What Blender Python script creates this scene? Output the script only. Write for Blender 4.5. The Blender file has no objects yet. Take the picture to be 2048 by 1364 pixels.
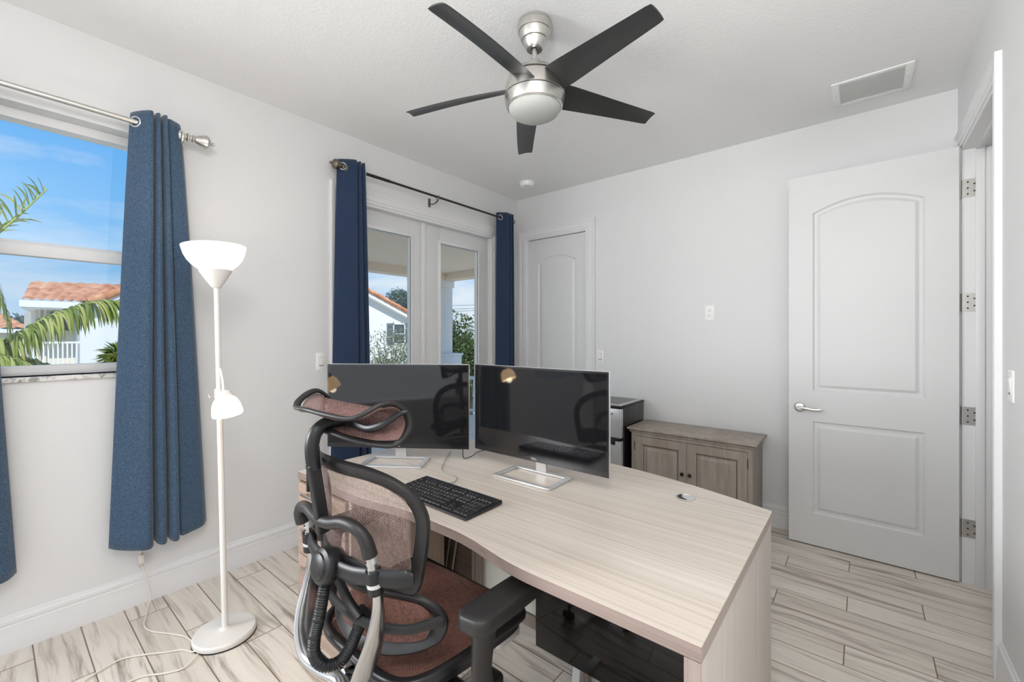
import bpy, bmesh, math, random
from mathutils import Vector, Matrix, Euler, noise

# ------------------------------------------------------------------ camera, world, sun, exposure
S = bpy.context.scene
S.view_settings.view_transform = 'Standard'
S.view_settings.look = 'None'
S.view_settings.gamma = 1.0
S.view_settings.use_curve_mapping = False
S.view_settings.exposure = -0.06
try:
    S.cycles.use_denoising = True
    S.cycles.max_bounces = 10
    S.cycles.diffuse_bounces = 6
    S.cycles.transparent_max_bounces = 24
    S.cycles.sample_clamp_indirect = 6.0
    S.cycles.caustics_reflective = False
    S.cycles.caustics_refractive = False
except Exception:
    pass
EYE = 1.386
cam_d = bpy.data.cameras.new('camera')
cam_d.sensor_width = 36.0
cam_d.lens = 859.0 / 2048 * 36.0
cam_d.shift_y = -11.0 / 2048
cam_d.clip_start = 0.03
cam = bpy.data.objects.new('camera', cam_d)
S.collection.objects.link(cam)
cam.location = (0, 0, EYE)
cam.rotation_euler = (math.radians(90), 0, math.radians(39.3))
S.camera = cam


class NT:
    """small helper around a node tree"""
    def __init__(self, tree):
        self.t = tree
    def new(self, typ, **kw):
        n = self.t.nodes.new(typ)
        for k, v in kw.items():
            setattr(n, k, v)
        return n
    def link(self, a, b):
        self.t.links.new(a, b)
    def _in(self, sock, v):
        if isinstance(v, bpy.types.NodeSocket):
            self.t.links.new(v, sock)
        else:
            sock.default_value = v
    def math(self, op, a, b=None, c=None, clamp=False):
        n = self.new('ShaderNodeMath', operation=op, use_clamp=clamp)
        self._in(n.inputs[0], a)
        if b is not None: self._in(n.inputs[1], b)
        if c is not None: self._in(n.inputs[2], c)
        return n.outputs[0]
    def mix(self, fac, a, b, mode='MIX'):
        n = self.new('ShaderNodeMix', data_type='RGBA', blend_type=mode)
        self._in(n.inputs[0], fac)
        for s, v in ((n.inputs[6], a), (n.inputs[7], b)):
            if isinstance(v, bpy.types.NodeSocket): self.t.links.new(v, s)
            else: s.default_value = (*v[:3], 1)
        return n.outputs[2]
    def sep(self, v):
        n = self.new('ShaderNodeSeparateXYZ'); self._in(n.inputs[0], v); return n.outputs
    def comb(self, x, y, z):
        n = self.new('ShaderNodeCombineXYZ')
        for s, v in zip(n.inputs, (x, y, z)): self._in(s, v)
        return n.outputs[0]
    def mapping(self, v, scale=(1, 1, 1), loc=(0, 0, 0), rot=(0, 0, 0)):
        n = self.new('ShaderNodeMapping'); self._in(n.inputs[0], v)
        n.inputs['Location'].default_value = loc; n.inputs['Rotation'].default_value = rot; n.inputs['Scale'].default_value = scale
        return n.outputs[0]
    def noise(self, v, scale=5, detail=3, rough=0.5, dist=0.0, out=0):
        n = self.new('ShaderNodeTexNoise'); self._in(n.inputs['Vector'], v)
        n.inputs['Scale'].default_value = scale; n.inputs['Detail'].default_value = detail
        n.inputs['Roughness'].default_value = rough; n.inputs['Distortion'].default_value = dist
        return n.outputs[out]
    def ramp(self, fac, stops, interp='LINEAR'):
        n = self.new('ShaderNodeValToRGB'); self._in(n.inputs[0], fac)
        cr = n.color_ramp; cr.interpolation = interp
        while len(cr.elements) < len(stops): cr.elements.new(0.5)
        for e, (p, c) in zip(cr.elements, stops):
            e.position = p; e.color = (*c[:3], 1) if len(c) >= 3 else (c[0],) * 3 + (1,)
        return n.outputs[0]
    def maprange(self, v, a, b, c=0.0, d=1.0):
        n = self.new('ShaderNodeMapRange'); self._in(n.inputs[0], v)
        for i, q in enumerate((a, b, c, d)): n.inputs[i + 1].default_value = q
        return n.outputs[0]
    def bump(self, h, strength=0.2, dist=0.01):
        n = self.new('ShaderNodeBump'); self._in(n.inputs['Height'], h)
        n.inputs['Strength'].default_value = strength; n.inputs['Distance'].default_value = dist
        return n.outputs[0]
    def objco(self):
        return self.new('ShaderNodeTexCoord').outputs['Object']
    def uv(self):
        return self.new('ShaderNodeTexCoord').outputs['UV']


def srgb(r, g, b):
    f = lambda c: (c / 255 / 12.92) if c / 255 <= 0.04045 else ((c / 255 + 0.055) / 1.055) ** 2.4
    return (f(r), f(g), f(b))

# sky: blue above, paler to the horizon, thin high cloud
W = bpy.data.worlds.new('sky'); S.world = W; W.use_nodes = True
wt = NT(W.node_tree); wt.t.nodes.clear()
co = wt.new('ShaderNodeTexCoord').outputs['Generated']
sx, sy, sz = wt.sep(co)
skycol = wt.ramp(sz, [(0.0, srgb(190, 222, 250)), (0.10, srgb(150, 205, 250)), (0.3, srgb(112, 184, 250)), (1.0, srgb(70, 145, 235))])
cl = wt.noise(wt.mapping(co, scale=(1.0, 1.0, 3.2), loc=(1.7, 0.4, 0.25)), scale=2.2, detail=7, rough=0.58, dist=0.35)
low = wt.maprange(sz, 0.42, 0.05, 0.0, 0.20)
clf = wt.maprange(wt.math('ADD', cl, low), 0.53, 0.78, 0.0, 0.85)
skyf = wt.mix(clf, skycol, srgb(246, 249, 254))
bg = wt.new('ShaderNodeBackground'); wt.link(skyf, bg.inputs[0]); bg.inputs[1].default_value = 1.05
wo = wt.new('ShaderNodeOutputWorld'); wt.link(bg.outputs[0], wo.inputs[0])

def add_light(name, typ, loc, energy, color=(1, 1, 1), rot=(0, 0, 0), **kw):
    d = bpy.data.lights.new(name, typ); d.energy = energy; d.color = color
    for k, v in kw.items(): setattr(d, k, v)
    o = bpy.data.objects.new(name, d); S.collection.objects.link(o)
    o.location = loc; o.rotation_euler = rot
    return o

# the sun stands behind the house, high: it lights the neighbours' fronts and never enters the room
sun = add_light('sun', 'SUN', (6, 2, 12), 4.6, (1.0, 0.96, 0.90), angle=math.radians(0.6))
sun.rotation_euler = Vector((-0.66, 0.22, -0.74)).to_track_quat('-Z', 'Y').to_euler()
# unseen area fill added behind the camera to brighten the room
add_light('rear_fill_light', 'AREA', (-0.9, -2.32, 1.45), 20, (0.97, 0.985, 1.0),
          (math.radians(90), 0, 0), shape='RECTANGLE', size=2.6, size_y=1.9)
# unseen fill added at the left wall to brighten the right side
side_fill = add_light('side_fill_light', 'AREA', (-2.90, -1.52, 1.80), 62, (0.97, 0.985, 1.0), shape='RECTANGLE', size=1.1, size_y=1.1, spread=math.radians(115))
side_fill.rotation_euler = Vector((1.0, 0.95, -0.20)).to_track_quat('-Z', 'Y').to_euler()
# point fill added above and behind the camera, no real lamp there
add_light('rear_point_fill', 'POINT', (0.02, -0.22, 2.45), 46, (1.0, 0.985, 0.965), shadow_soft_size=0.22)
# disk fill added behind the camera, aimed up to brighten the far ceiling
up_ = add_light('rear_ceiling_fill', 'AREA', (-0.10, -0.55, 1.55), 7, (1.0, 0.99, 0.975), shape='DISK', size=0.6, spread=math.radians(95))
up_.rotation_euler = Vector((-0.10, 1.0, 0.55)).to_track_quat('-Z', 'Y').to_euler()
# unseen fill added in the hallway to lift the floor by the door
add_light('hallway_fill', 'AREA', (1.15, 2.6, 2.78), 6, (1.0, 0.98, 0.95), (0, 0, 0), shape='RECTANGLE', size=0.7, size_y=1.6)

# ------------------------------------------------------------------ mesh helpers
def frames(pts, closed=False):
    """rotation-minimising frames along a polyline"""
    n = len(pts); T = []
    for i in range(n):
        a = pts[(i - 1) % n] if (closed or i > 0) else pts[i]
        b = pts[(i + 1) % n] if (closed or i < n - 1) else pts[i]
        t = (b - a)
        T.append(t.normalized() if t.length > 1e-9 else Vector((0, 0, 1)))
    up = Vector((0, 0, 1)) if abs(T[0].z) < 0.9 else Vector((0, 1, 0))
    N = [(up - T[0] * up.dot(T[0])).normalized()]
    for i in range(1, n):
        v = N[-1] - T[i] * N[-1].dot(T[i])
        N.append(v.normalized() if v.length > 1e-6 else N[-1])
    B = [T[i].cross(N[i]) for i in range(n)]
    return T, N, B

def spline(pts, sub=6, closed=False):
    """Catmull-Rom through points (tuples of any length)"""
    P = [tuple(map(float, p)) for p in pts]; n = len(P); out = []
    rng = range(n) if closed else range(n - 1)
    g = (lambda i: P[i % n]) if closed else (lambda i: P[max(0, min(n - 1, i))])
    for i in rng:
        p0, p1, p2, p3 = g(i - 1), g(i), g(i + 1), g(i + 2)
        for k in range(sub):
            t = k / sub
            out.append(tuple(0.5 * (2 * b + (c - a) * t + (2 * a - 5 * b + 4 * c - d) * t * t + (3 * b - a - 3 * c + d) * t ** 3)
                             for a, b, c, d in zip(p0, p1, p2, p3)))
    if not closed: out.append(P[-1])
    return out

class MB:
    def __init__(self):
        self.v = []; self.f = []; self.m = []; self.uv = {}
    def add(self, vs, fs, mi=0):
        o = len(self.v); self.v += [tuple(p) for p in vs]
        for f in fs: self.f.append([o + i for i in f]); self.m.append(mi)
        return self
    def box(self, x0, x1, y0, y1, z0, z1, bev=0.0, mi=0, seg=2, M=None):
        bm = bmesh.new(); bmesh.ops.create_cube(bm, size=1.0)
        for v in bm.verts:
            v.co = Vector(((x0 + x1) / 2 + v.co.x * (x1 - x0), (y0 + y1) / 2 + v.co.y * (y1 - y0), (z0 + z1) / 2 + v.co.z * (z1 - z0)))
        if bev > 0:
            bmesh.ops.bevel(bm, geom=list(bm.edges), offset=bev, segments=seg, affect='EDGES', profile=0.5)
        self.take(bm, M, mi); return self
    def take(self, bm, M=None, mi=0):
        bm.verts.index_update()
        vs = [(M @ v.co if M else v.co)[:] for v in bm.verts]
        self.add(vs, [[v.index for v in f.verts] for f in bm.faces], mi); bm.free()
    def tube(self, pts, r, n=10, closed=False, ry=None, caps=True, mi=0, rot=0.0):
        P = [Vector(p[:3]) for p in pts]; T, N, B = frames(P, closed)
        R = r if isinstance(r, (list, tuple)) else [r] * len(P)
        RY = R if ry is None else (ry if isinstance(ry, (list, tuple)) else [ry] * len(P))
        vs = []
        for i, p in enumerate(P):
            for k in range(n):
                a = 2 * math.pi * k / n + rot
                vs.append(p + N[i] * (R[i] * math.cos(a)) + B[i] * (RY[i] * math.sin(a)))
        fs = []; m = len(P)
        for i in range(m if closed else m - 1):
            j = (i + 1) % m
            for k in range(n):
                k2 = (k + 1) % n
                fs.append([i * n + k, j * n + k, j * n + k2, i * n + k2])
        if caps and not closed:
            fs.append(list(range(n))); fs.append([(m - 1) * n + k for k in range(n)][::-1])
        return self.add(vs, fs, mi)
    def lathe(self, prof, c=(0, 0, 0), n=32, M=None, mi=0):
        """prof: (r, z) bottom to top; M optional matrix applied before c"""
        vs = []; fs = []
        for r, z in prof:
            for k in range(n):
                a = 2 * math.pi * k / n
                p = Vector((max(r, 1e-5) * math.cos(a), max(r, 1e-5) * math.sin(a), z))
                if M: p = M @ p
                vs.append(p + Vector(c))
        for i in range(len(prof) - 1):
            for k in range(n):
                k2 = (k + 1) % n
                fs.append([i * n + k, i * n + k2, (i + 1) * n + k2, (i + 1) * n + k])
        fs.append(list(range(n))[::-1]); fs.append([(len(prof) - 1) * n + k for k in range(n)])
        return self.add(vs, fs, mi)
    def prism(self, poly, z0, z1, mi=0, M=None):
        n = len(poly)
        vs = [Vector((x, y, z0)) for x, y in poly] + [Vector((x, y, z1)) for x, y in poly]
        if M: vs = [M @ v for v in vs]
        fs = [list(range(n))[::-1], [n + i for i in range(n)]] + [[i, (i + 1) % n, n + (i + 1) % n, n + i] for i in range(n)]
        return self.add(vs, fs, mi)
    def grid(self, fn, nu, nv, mi=0, flip=False):
        vs = [fn(i / nu, j / nv) for j in range(nv + 1) for i in range(nu + 1)]
        w = nu + 1
        fs = [[j * w + i, j * w + i + 1, (j + 1) * w + i + 1, (j + 1) * w + i] for j in range(nv) for i in range(nu)]
        if flip: fs = [f[::-1] for f in fs]
        return self.add(vs, fs, mi)
    def build(self, name, mats, parent=None, org=None, local=False, angle=35, solid=0.0, bevel=0.0, smooth=True, label=None):
        me = bpy.data.meshes.new(name)
        off = Vector(org) if org is not None else Vector((0, 0, 0))
        if parent is not None and not local:
            p = parent
            while p is not None: off += p.location; p = p.parent
            if org is not None: off = off - Vector(org) + Vector(org)
        loc = Vector(org) if org is not None else Vector((0, 0, 0))
        me.from_pydata([tuple(Vector(v) - off) for v in self.v], [], self.f)
        me.polygons.foreach_set('material_index', self.m)
        bm = bmesh.new(); bm.from_mesh(me); bmesh.ops.recalc_face_normals(bm, faces=bm.faces); bm.to_mesh(me); bm.free()
        if not isinstance(mats, (list, tuple)): mats = [mats]
        for m in mats: me.materials.append(m)
        if smooth:
            me.polygons.foreach_set('use_smooth', [True] * len(me.polygons))
            me.set_sharp_from_angle(angle=math.radians(angle))
        o = bpy.data.objects.new(name, me); S.collection.objects.link(o)
        if parent is not None:
            o.parent = parent
            if org is not None:
                o.location = Vector(org)
                # org given relative to the parent's frame
        elif org is not None:
            o.location = Vector(org)
        if bevel > 0:
            b = o.modifiers.new('bevel', 'BEVEL'); b.width = bevel; b.segments = 2; b.limit_method = 'ANGLE'; b.angle_limit = math.radians(40)
        if solid != 0:
            s = o.modifiers.new('solid', 'SOLIDIFY'); s.thickness = solid; s.offset = 0
        if label: o['label'] = label
        return o

def thing(name, label, cat, loc, group=None, rotz=0.0):
    o = bpy.data.objects.new(name, None); S.collection.objects.link(o)
    o.location = loc; o.rotation_euler = (0, 0, rotz); o.empty_display_size = 0.1
    o['label'] = label; o['category'] = cat
    if group: o['group'] = group
    return o

def tag(o, label, cat, group=None, kind=None):
    o['label'] = label; o['category'] = cat
    if group: o['group'] = group
    if kind: o['kind'] = kind
    return o

def struct(o):
    o['kind'] = 'structure'; return o

def text_polys(s, size, extrude=0.0):
    """mesh data of a word: vertices in the xy plane, centred"""
    c = bpy.data.curves.new('t', 'FONT'); c.body = s; c.size = size; c.align_x = 'CENTER'; c.align_y = 'CENTER'; c.resolution_u = 2
    o = bpy.data.objects.new('t', c)
    me = bpy.data.meshes.new_from_object(o)
    vs = [v.co.copy() for v in me.vertices]; fs = [list(p.vertices) for p in me.polygons]
    bpy.data.objects.remove(o); bpy.data.curves.remove(c); bpy.data.meshes.remove(me)
    return vs, fs

# ------------------------------------------------------------------ materials
def mat(name, color=(0.8, 0.8, 0.8), rough=0.5, metal=0.0, spec=0.5, **kw):
    m = bpy.data.materials.new(name); m.use_nodes = True
    n = NT(m.node_tree); b = m.node_tree.nodes['Principled BSDF']
    b.inputs['Base Color'].default_value = (*color, 1); b.inputs['Roughness'].default_value = rough
    b.inputs['Metallic'].default_value = metal; b.inputs['Specular IOR Level'].default_value = spec
    for k, v in kw.items(): b.inputs[k].default_value = v
    return m, n, b

def plain(name, color, rough=0.5, metal=0.0, nscale=30, namp=0.06, bump=0.0, bscale=200, spec=0.5, **kw):
    m, n, b = mat(name, color, rough, metal, spec, **kw)
    c = n.objco(); f = n.noise(c, nscale, 3)
    lo = tuple(x * (1 - namp) for x in color); hi = tuple(min(1, x * (1 + namp)) for x in color)
    n.link(n.mix(f, lo, hi), b.inputs['Base Color'])
    if bump: n.link(n.bump(n.noise(c, bscale, 2), bump, 0.001), b.inputs['Normal'])
    return m

M = {}
M['wall'] = plain('wall_paint', srgb(221, 221, 221), 0.62, nscale=2.0, namp=0.012, bump=0.12, bscale=260)
# knock-down ceiling texture
m, n, b = mat('ceiling_texture', srgb(236, 236, 235), 0.8)
c = n.objco(); h = n.ramp(n.noise(c, 58, 4, 0.6, 0.8), [(0.42, (0,)), (0.56, (1,))])
n.link(n.bump(h, 0.22, 0.003), b.inputs['Normal']); M['ceiling'] = m
M['trim'] = plain('trim_paint', srgb(226, 226, 226), 0.38, nscale=3, namp=0.01)
M['door'] = plain('door_paint', srgb(216, 216, 216), 0.42, nscale=3, namp=0.01, bump=0.06, bscale=120)
M['plastic_white'] = plain('white_plastic', srgb(238, 238, 236), 0.35, nscale=8, namp=0.01)
M['dark_slot'] = plain('dark_slot', (0.02, 0.02, 0.02), 0.7)
M['nickel'] = plain('brushed_nickel', (0.62, 0.60, 0.57), 0.32, 1.0, nscale=60, namp=0.08)
M['chrome'] = plain('polished_chrome', (0.50, 0.50, 0.50), 0.20, 1.0, nscale=5, namp=0.03)
M['silver'] = plain('silver_plastic', srgb(205, 205, 205), 0.30, 0.55, nscale=5, namp=0.02)
M['bronze'] = plain('antique_metal', srgb(120, 112, 100), 0.35, 0.9, nscale=40, namp=0.2)
M['black'] = plain('black_plastic', srgb(18, 18, 20), 0.40, nscale=60, namp=0.15, bump=0.15, bscale=900)
M['black_soft'] = plain('black_soft_plastic', srgb(27, 25, 25), 0.46, nscale=60, namp=0.1, bump=0.2, bscale=1200)
M['rubber'] = plain('dark_rubber', srgb(20, 21, 24), 0.45, nscale=60, namp=0.15)

# wood-look tile floor, planks along X with a third offset
m, n, b = mat('floor_tile', (0.5, 0.45, 0.4), 0.38)
c = n.objco(); x, y, z = n.sep(c)
PW, PL = 0.1535, 0.895
ry = n.math('DIVIDE', n.math('SUBTRACT', y, 0.589), PW)
row = n.math('FLOOR', ry); fy = n.math('SUBTRACT', ry, row)
rx = n.math('DIVIDE', n.math('SUBTRACT', n.math('ADD', x, 0.066), n.math('MULTIPLY', n.math('SUBTRACT', row, 14.0), 0.2983)), PL)
colm = n.math('FLOOR', rx); fx = n.math('SUBTRACT', rx, colm)
dy = n.math('MULTIPLY', n.math('MINIMUM', fy, n.math('SUBTRACT', 1.0, fy)), PW)
dx = n.math('MULTIPLY', n.math('MINIMUM', fx, n.math('SUBTRACT', 1.0, fx)), PL)
dd = n.math('MINIMUM', dx, dy)
grout = n.maprange(dd, 0.0016, 0.0030, 1.0, 0.0)
wn = n.new('ShaderNodeTexWhiteNoise', noise_dimensions='2D'); n.link(n.comb(row, colm, 0.0), wn.inputs['Vector'])
rnd = wn.outputs['Value']
off = n.math('MULTIPLY', rnd, 37.0)
px = n.math('ADD', x, off)
warp = n.math('MULTIPLY', n.math('SUBTRACT', n.noise(n.comb(n.math('MULTIPLY', px, 1.6), n.math('MULTIPLY', y, 3.0), off), 1.0, 2), 0.5), 0.12)
gv = n.comb(n.math('MULTIPLY', px, 1.1), n.math('MULTIPLY', n.math('ADD', y, warp), 19.0), off)
g1 = n.noise(gv, 1.5, 5, 0.62, 0.5)
g2 = n.noise(n.comb(n.math('MULTIPLY', px, 3.0), n.math('MULTIPLY', n.math('ADD', y, warp), 120.0), off), 1.0, 3, 0.6)
blot = n.noise(n.comb(px, n.math('MULTIPLY', y, 2.5), off), 2.2, 2)
vein = n.math('MULTIPLY', n.maprange(g1, 0.51, 0.67), n.maprange(blot, 0.32, 0.55))
base = n.mix(n.maprange(g1, 0.3, 0.7), srgb(228, 220, 209), srgb(204, 193, 180))
base = n.mix(n.math('MULTIPLY', g2, 0.35), base, srgb(232, 227, 219))
base = n.mix(n.math('MULTIPLY', vein, 0.72), base, srgb(112, 98, 86))
base = n.mix(n.math('MULTIPLY', n.math('SUBTRACT', rnd, 0.5), 0.5), base, srgb(176, 165, 152))
base = n.mix(grout, base, srgb(122, 104, 88))
n.link(base, b.inputs['Base Color'])
n.link(n.bump(n.math('SUBTRACT', n.math('MULTIPLY', g1, 0.15), grout), 0.35, 0.002), b.inputs['Normal'])
n.link(n.maprange(g1, 0.3, 0.8, 0.30, 0.5), b.inputs['Roughness'])
M['floor'] = m

def laminate(name, base, dark, light, axis='X', rough=0.38, amt=0.55):
    """fine straight wood grain running along one axis"""
    m, n, b = mat(name, base, rough)
    c = n.objco()
    a = {'X': (0.8, 85, 85), 'Y': (60, 0.8, 60), 'Z': (60, 60, 0.8)}[axis]
    w = {'X': (0.5, 9, 9), 'Y': (9, 0.5, 9), 'Z': (9, 9, 0.5)}[axis]
    q = {'X': (2.5, 320, 320), 'Y': (320, 2.5, 320), 'Z': (320, 320, 2.5)}[axis]
    f1 = n.noise(n.mapping(c, a), 1.0, 4, 0.65); f2 = n.noise(n.mapping(c, w), 1.0, 3, 0.5); f3 = n.noise(n.mapping(c, q), 1.0, 2)
    col = n.mix(n.maprange(f2, 0.2, 0.8), base, light)
    col = n.mix(n.math('MULTIPLY', n.maprange(f1, 0.45, 0.72), amt), col, dark)
    col = n.mix(n.math('MULTIPLY', f3, 0.28), col, dark)
    n.link(col, b.inputs['Base Color'])
    n.link(n.bump(f3, 0.12, 0.0006), b.inputs['Normal'])
    return m
L1 = (srgb(200, 189, 177), srgb(154, 141, 130), srgb(216, 206, 195))
M['desk_top'] = laminate('desk_laminate_top', *L1, axis='X', rough=0.36)
M['desk_side'] = laminate('desk_laminate_side', srgb(192, 182, 172), srgb(160, 150, 142), srgb(203, 195, 187), axis='Z', rough=0.45, amt=0.35)
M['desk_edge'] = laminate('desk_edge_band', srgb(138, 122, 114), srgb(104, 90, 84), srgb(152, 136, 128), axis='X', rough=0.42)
M['drawer'] = laminate('drawer_laminate', srgb(168, 145, 130), srgb(134, 112, 98), srgb(182, 160, 145), axis='X', rough=0.42)
M['drawer_side'] = laminate('pedestal_laminate', srgb(178, 160, 146), srgb(146, 128, 114), srgb(190, 174, 160), axis='Z', rough=0.45)
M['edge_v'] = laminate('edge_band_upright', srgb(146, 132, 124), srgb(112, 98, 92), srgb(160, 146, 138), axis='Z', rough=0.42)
M['mod'] = laminate('modesty_laminate_shaded', srgb(96, 80, 70), srgb(66, 54, 48), srgb(110, 92, 82), axis='X', rough=0.45)  # dark tone puts the shade under the desk into the wood colour
# greyed oak of the cabinet
m, n, b = mat('greywashed_wood', (0.3, 0.27, 0.24), 0.48)
c = n.objco()
f1 = n.noise(n.mapping(c, (22, 22, 2.2)), 1.0, 5, 0.65, 0.6); f2 = n.noise(c, 3.5, 3); f3 = n.noise(n.mapping(c, (150, 150, 6)), 1.0, 2)
col = n.mix(n.maprange(f1, 0.35, 0.7), srgb(176, 167, 157), srgb(146, 135, 125))
col = n.mix(n.math('MULTIPLY', n.maprange(f2, 0.5, 0.75), 0.5), col, srgb(150, 126, 108))
col = n.mix(n.math('MULTIPLY', f3, 0.25), col, srgb(118, 106, 96))
n.link(col, b.inputs['Base Color']); n.link(n.bump(f1, 0.12, 0.001), b.inputs['Normal'])
M['grey_wood'] = m
M['glaze'] = plain('cabinet_glaze', srgb(84, 66, 54), 0.5, nscale=25, namp=0.2)

def fabric(name, a, bcol, sc=900):
    m, n, b = mat(name, a, 0.85, 0, 0.25)
    b.inputs['Sheen Weight'].default_value = 0.25; b.inputs['Sheen Roughness'].default_value = 0.5
    c = n.objco(); x, y, z = n.sep(c)
    f = n.noise(n.mapping(c, (1, 1, 0.35)), sc * 0.45, 2, 0.6); g = n.noise(n.mapping(c, (0.5, 0.5, 1.6)), sc * 0.35, 2)
    k = n.math('MULTIPLY', n.math('ADD', f, g), 0.5)
    n.link(n.mix(n.maprange(k, 0.36, 0.64), a, bcol), b.inputs['Base Color'])
    n.link(n.bump(k, 0.3, 0.0008), b.inputs['Normal'])
    return m
M['curtain'] = fabric('blue_linen', srgb(34, 54, 76), srgb(82, 106, 130))
M['curtain_dark'] = fabric('navy_cloth', srgb(24, 38, 62), srgb(44, 64, 94), 1300)

# window glass: clear pane that reflects by angle, lets light through
def glass(name, tint=(1, 1, 1), refl=1.0, haze=0.0, hcol=(1, 1, 1)):
    m = bpy.data.materials.new(name); m.use_nodes = True; n = NT(m.node_tree); n.t.nodes.clear()
    tr = n.new('ShaderNodeBsdfTransparent'); tr.inputs[0].default_value = (*tint, 1)
    gl = n.new('ShaderNodeBsdfGlossy'); gl.inputs['Roughness'].default_value = 0.02; gl.inputs[0].default_value = (refl, refl, refl, 1)
    fr = n.new('ShaderNodeFresnel'); fr.inputs[0].default_value = 1.45
    bf = n.new('ShaderNodeNewGeometry').outputs['Backfacing']
    mx = n.new('ShaderNodeMixShader'); n.link(n.math('MULTIPLY', fr.outputs[0], n.math('SUBTRACT', 1.0, bf)), mx.inputs[0]); n.link(tr.outputs[0], mx.inputs[1]); n.link(gl.outputs[0], mx.inputs[2])
    out = n.new('ShaderNodeOutputMaterial'); last = mx.outputs[0]
    if haze > 0:
        df = n.new('ShaderNodeBsdfTranslucent'); df.inputs[0].default_value = (*hcol, 1)
        m2 = n.new('ShaderNodeMixShader')
        n._in(m2.inputs[0], n.math('MULTIPLY', n.maprange(n.noise(n.objco(), 1.7, 2), 0.3, 0.7, 0.5, 1.5), haze))
        n.link(last, m2.inputs[1]); n.link(df.outputs[0], m2.inputs[2]); last = m2.outputs[0]
    n.link(last, out.inputs[0])
    return m
M['glass'] = glass('clear_glass', (0.97, 0.985, 0.98), 0.9)
M['insect_screen'] = glass('insect_screen', (0.93, 0.95, 0.97), 0.1)
M['door_glass'] = glass('door_glass', (0.96, 0.98, 0.98), 0.8)

# ------------------------------------------------------------------ room shell
XL, XR, YB, YR, ZC = -2.90, 0.43, 3.625, -2.45, 2.842
WT = 0.20      # outer wall thickness
def wall_with_holes(axis, c0, c1, a0, a1, z0, z1, holes, mats):
    """slab wall: axis 'x' = plane at constant X (c0..c1 thickness), spans a0..a1; holes (a,b,za,zb)"""
    mb = MB(); cuts = sorted({a0, a1, *[h[0] for h in holes], *[h[1] for h in holes]})
    for p, q in zip(cuts[:-1], cuts[1:]):
        mid = (p + q) / 2; hs = sorted([h for h in holes if h[0] < mid < h[1]], key=lambda h: h[2])
        z = z0; segs = []
        for h in hs:
            if h[2] > z: segs.append((z, h[2]))
            z = h[3]
        if z < z1: segs.append((z, z1))
        for s0, s1 in segs:
            if axis == 'x': mb.box(c0, c1, p, q, s0, s1)
            else: mb.box(p, q, c0, c1, s0, s1)
    return mb
WIN = (-0.55, 0.57, 1.20, 2.42)                 # window opening in the left wall
FD = (1.62, 3.25, -0.02, 2.385)                 # french door opening
CD = (-2.765, -2.045, -0.02, 2.405)             # closet door opening
OD = (2.665, 3.490, -0.02, 2.445)               # doorway in the right wall
o = wall_with_holes('x', XL - WT, XL, YR - 0.15, YB + 0.15, -0.02, ZC, [(-2.10, -0.95, 0.85, 2.35), WIN, FD], None).build('wall_left', M['wall'], smooth=False); struct(o)  # first hole is made up, cut for the unseen side fill
o = wall_with_holes('y', YB, YB + 0.13, XL, XR + 0.13, -0.02, ZC, [CD], None).build('wall_back', M['wall'], smooth=False); struct(o)
o = wall_with_holes('x', XR, XR + 0.13, YR, YB, -0.02, ZC, [OD], None).build('wall_right', M['wall'], smooth=False); struct(o)
o = wall_with_holes('y', YR - 0.15, YR, XL, XR + 0.13, -0.02, ZC, [(-2.6, 0.0, 0.5, 2.4)], None).build('wall_rear', M['wall'], smooth=False); struct(o)  # opening is made up for the fill light behind the camera
o = MB().box(XL - 0.0, 2.0, YR - 0.15, YB + 1.0, -0.12, 0.0).build('floor', M['floor'], smooth=False); struct(o)
o = MB().box(XL - WT, 2.0, YR - 0.15, YB + 1.0, ZC, ZC + 0.25).build('ceiling', M['ceiling'], smooth=False); struct(o)
# hallway beyond the doorway, closet behind the closet door
mb = MB(); mb.box(1.75, 1.85, 1.2, YB + 1.0, 0, ZC); mb.box(XR + 0.13, 1.75, 1.1, 1.2, 0, ZC); mb.box(XR + 0.13, 1.75, YB + 0.6, YB + 0.7, 0, ZC)
o = mb.build('wall_hallway', M['wall'], smooth=False); struct(o)
mb = MB(); mb.box(XL, -1.6, YB + 0.75, YB + 0.8, 0, ZC); mb.box(-1.65, -1.6, YB + 0.13, YB + 0.75, 0, ZC)
o = mb.build('wall_closet', M['wall'], smooth=False); struct(o)

# baseboards: profile (depth, height) swept along the walls
BB = [(0, 0), (0.016, 0), (0.016, 0.068), (0.0125, 0.078), (0.0125, 0.112), (0.010, 0.118), (0.013, 0.128), (0.012, 0.140), (0.006, 0.147), (0.004, 0.156), (0, 0.160)]
def sweep(prof, p0, p1, nrm, name, m=None):
    p0, p1, nrm = Vector(p0), Vector(p1), Vector(nrm); mb = MB(); k = len(prof)
    vs = [p0 + nrm * d + Vector((0, 0, h)) for d, h in prof] + [p1 + nrm * d + Vector((0, 0, h)) for d, h in prof]
    fs = [[i, (i + 1) % k, k + (i + 1) % k, k + i] for i in range(k)] + [list(range(k)), [k + i for i in range(k)][::-1]]
    return mb.add(vs, fs).build(name, m or M['trim'], angle=20)
def merge_sweeps(name, segs):
    mb = MB()
    for p0, p1, nrm in segs:
        p0, p1, nrm = Vector(p0), Vector(p1), Vector(nrm); k = len(BB)
        vs = [p0 + nrm * d + Vector((0, 0, h)) for d, h in BB] + [p1 + nrm * d + Vector((0, 0, h)) for d, h in BB]
        mb.add(vs, [[i, (i + 1) % k, k + (i + 1) % k, k + i] for i in range(k)] + [list(range(k)), [k + i for i in range(k)][::-1]])
    return struct(mb.build(name, M['trim'], angle=20))
merge_sweeps('baseboard_left', [((XL, YR, 0), (XL, 1.545, 0), (1, 0, 0)), ((XL, 3.34, 0), (XL, YB, 0), (1, 0, 0))])
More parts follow.
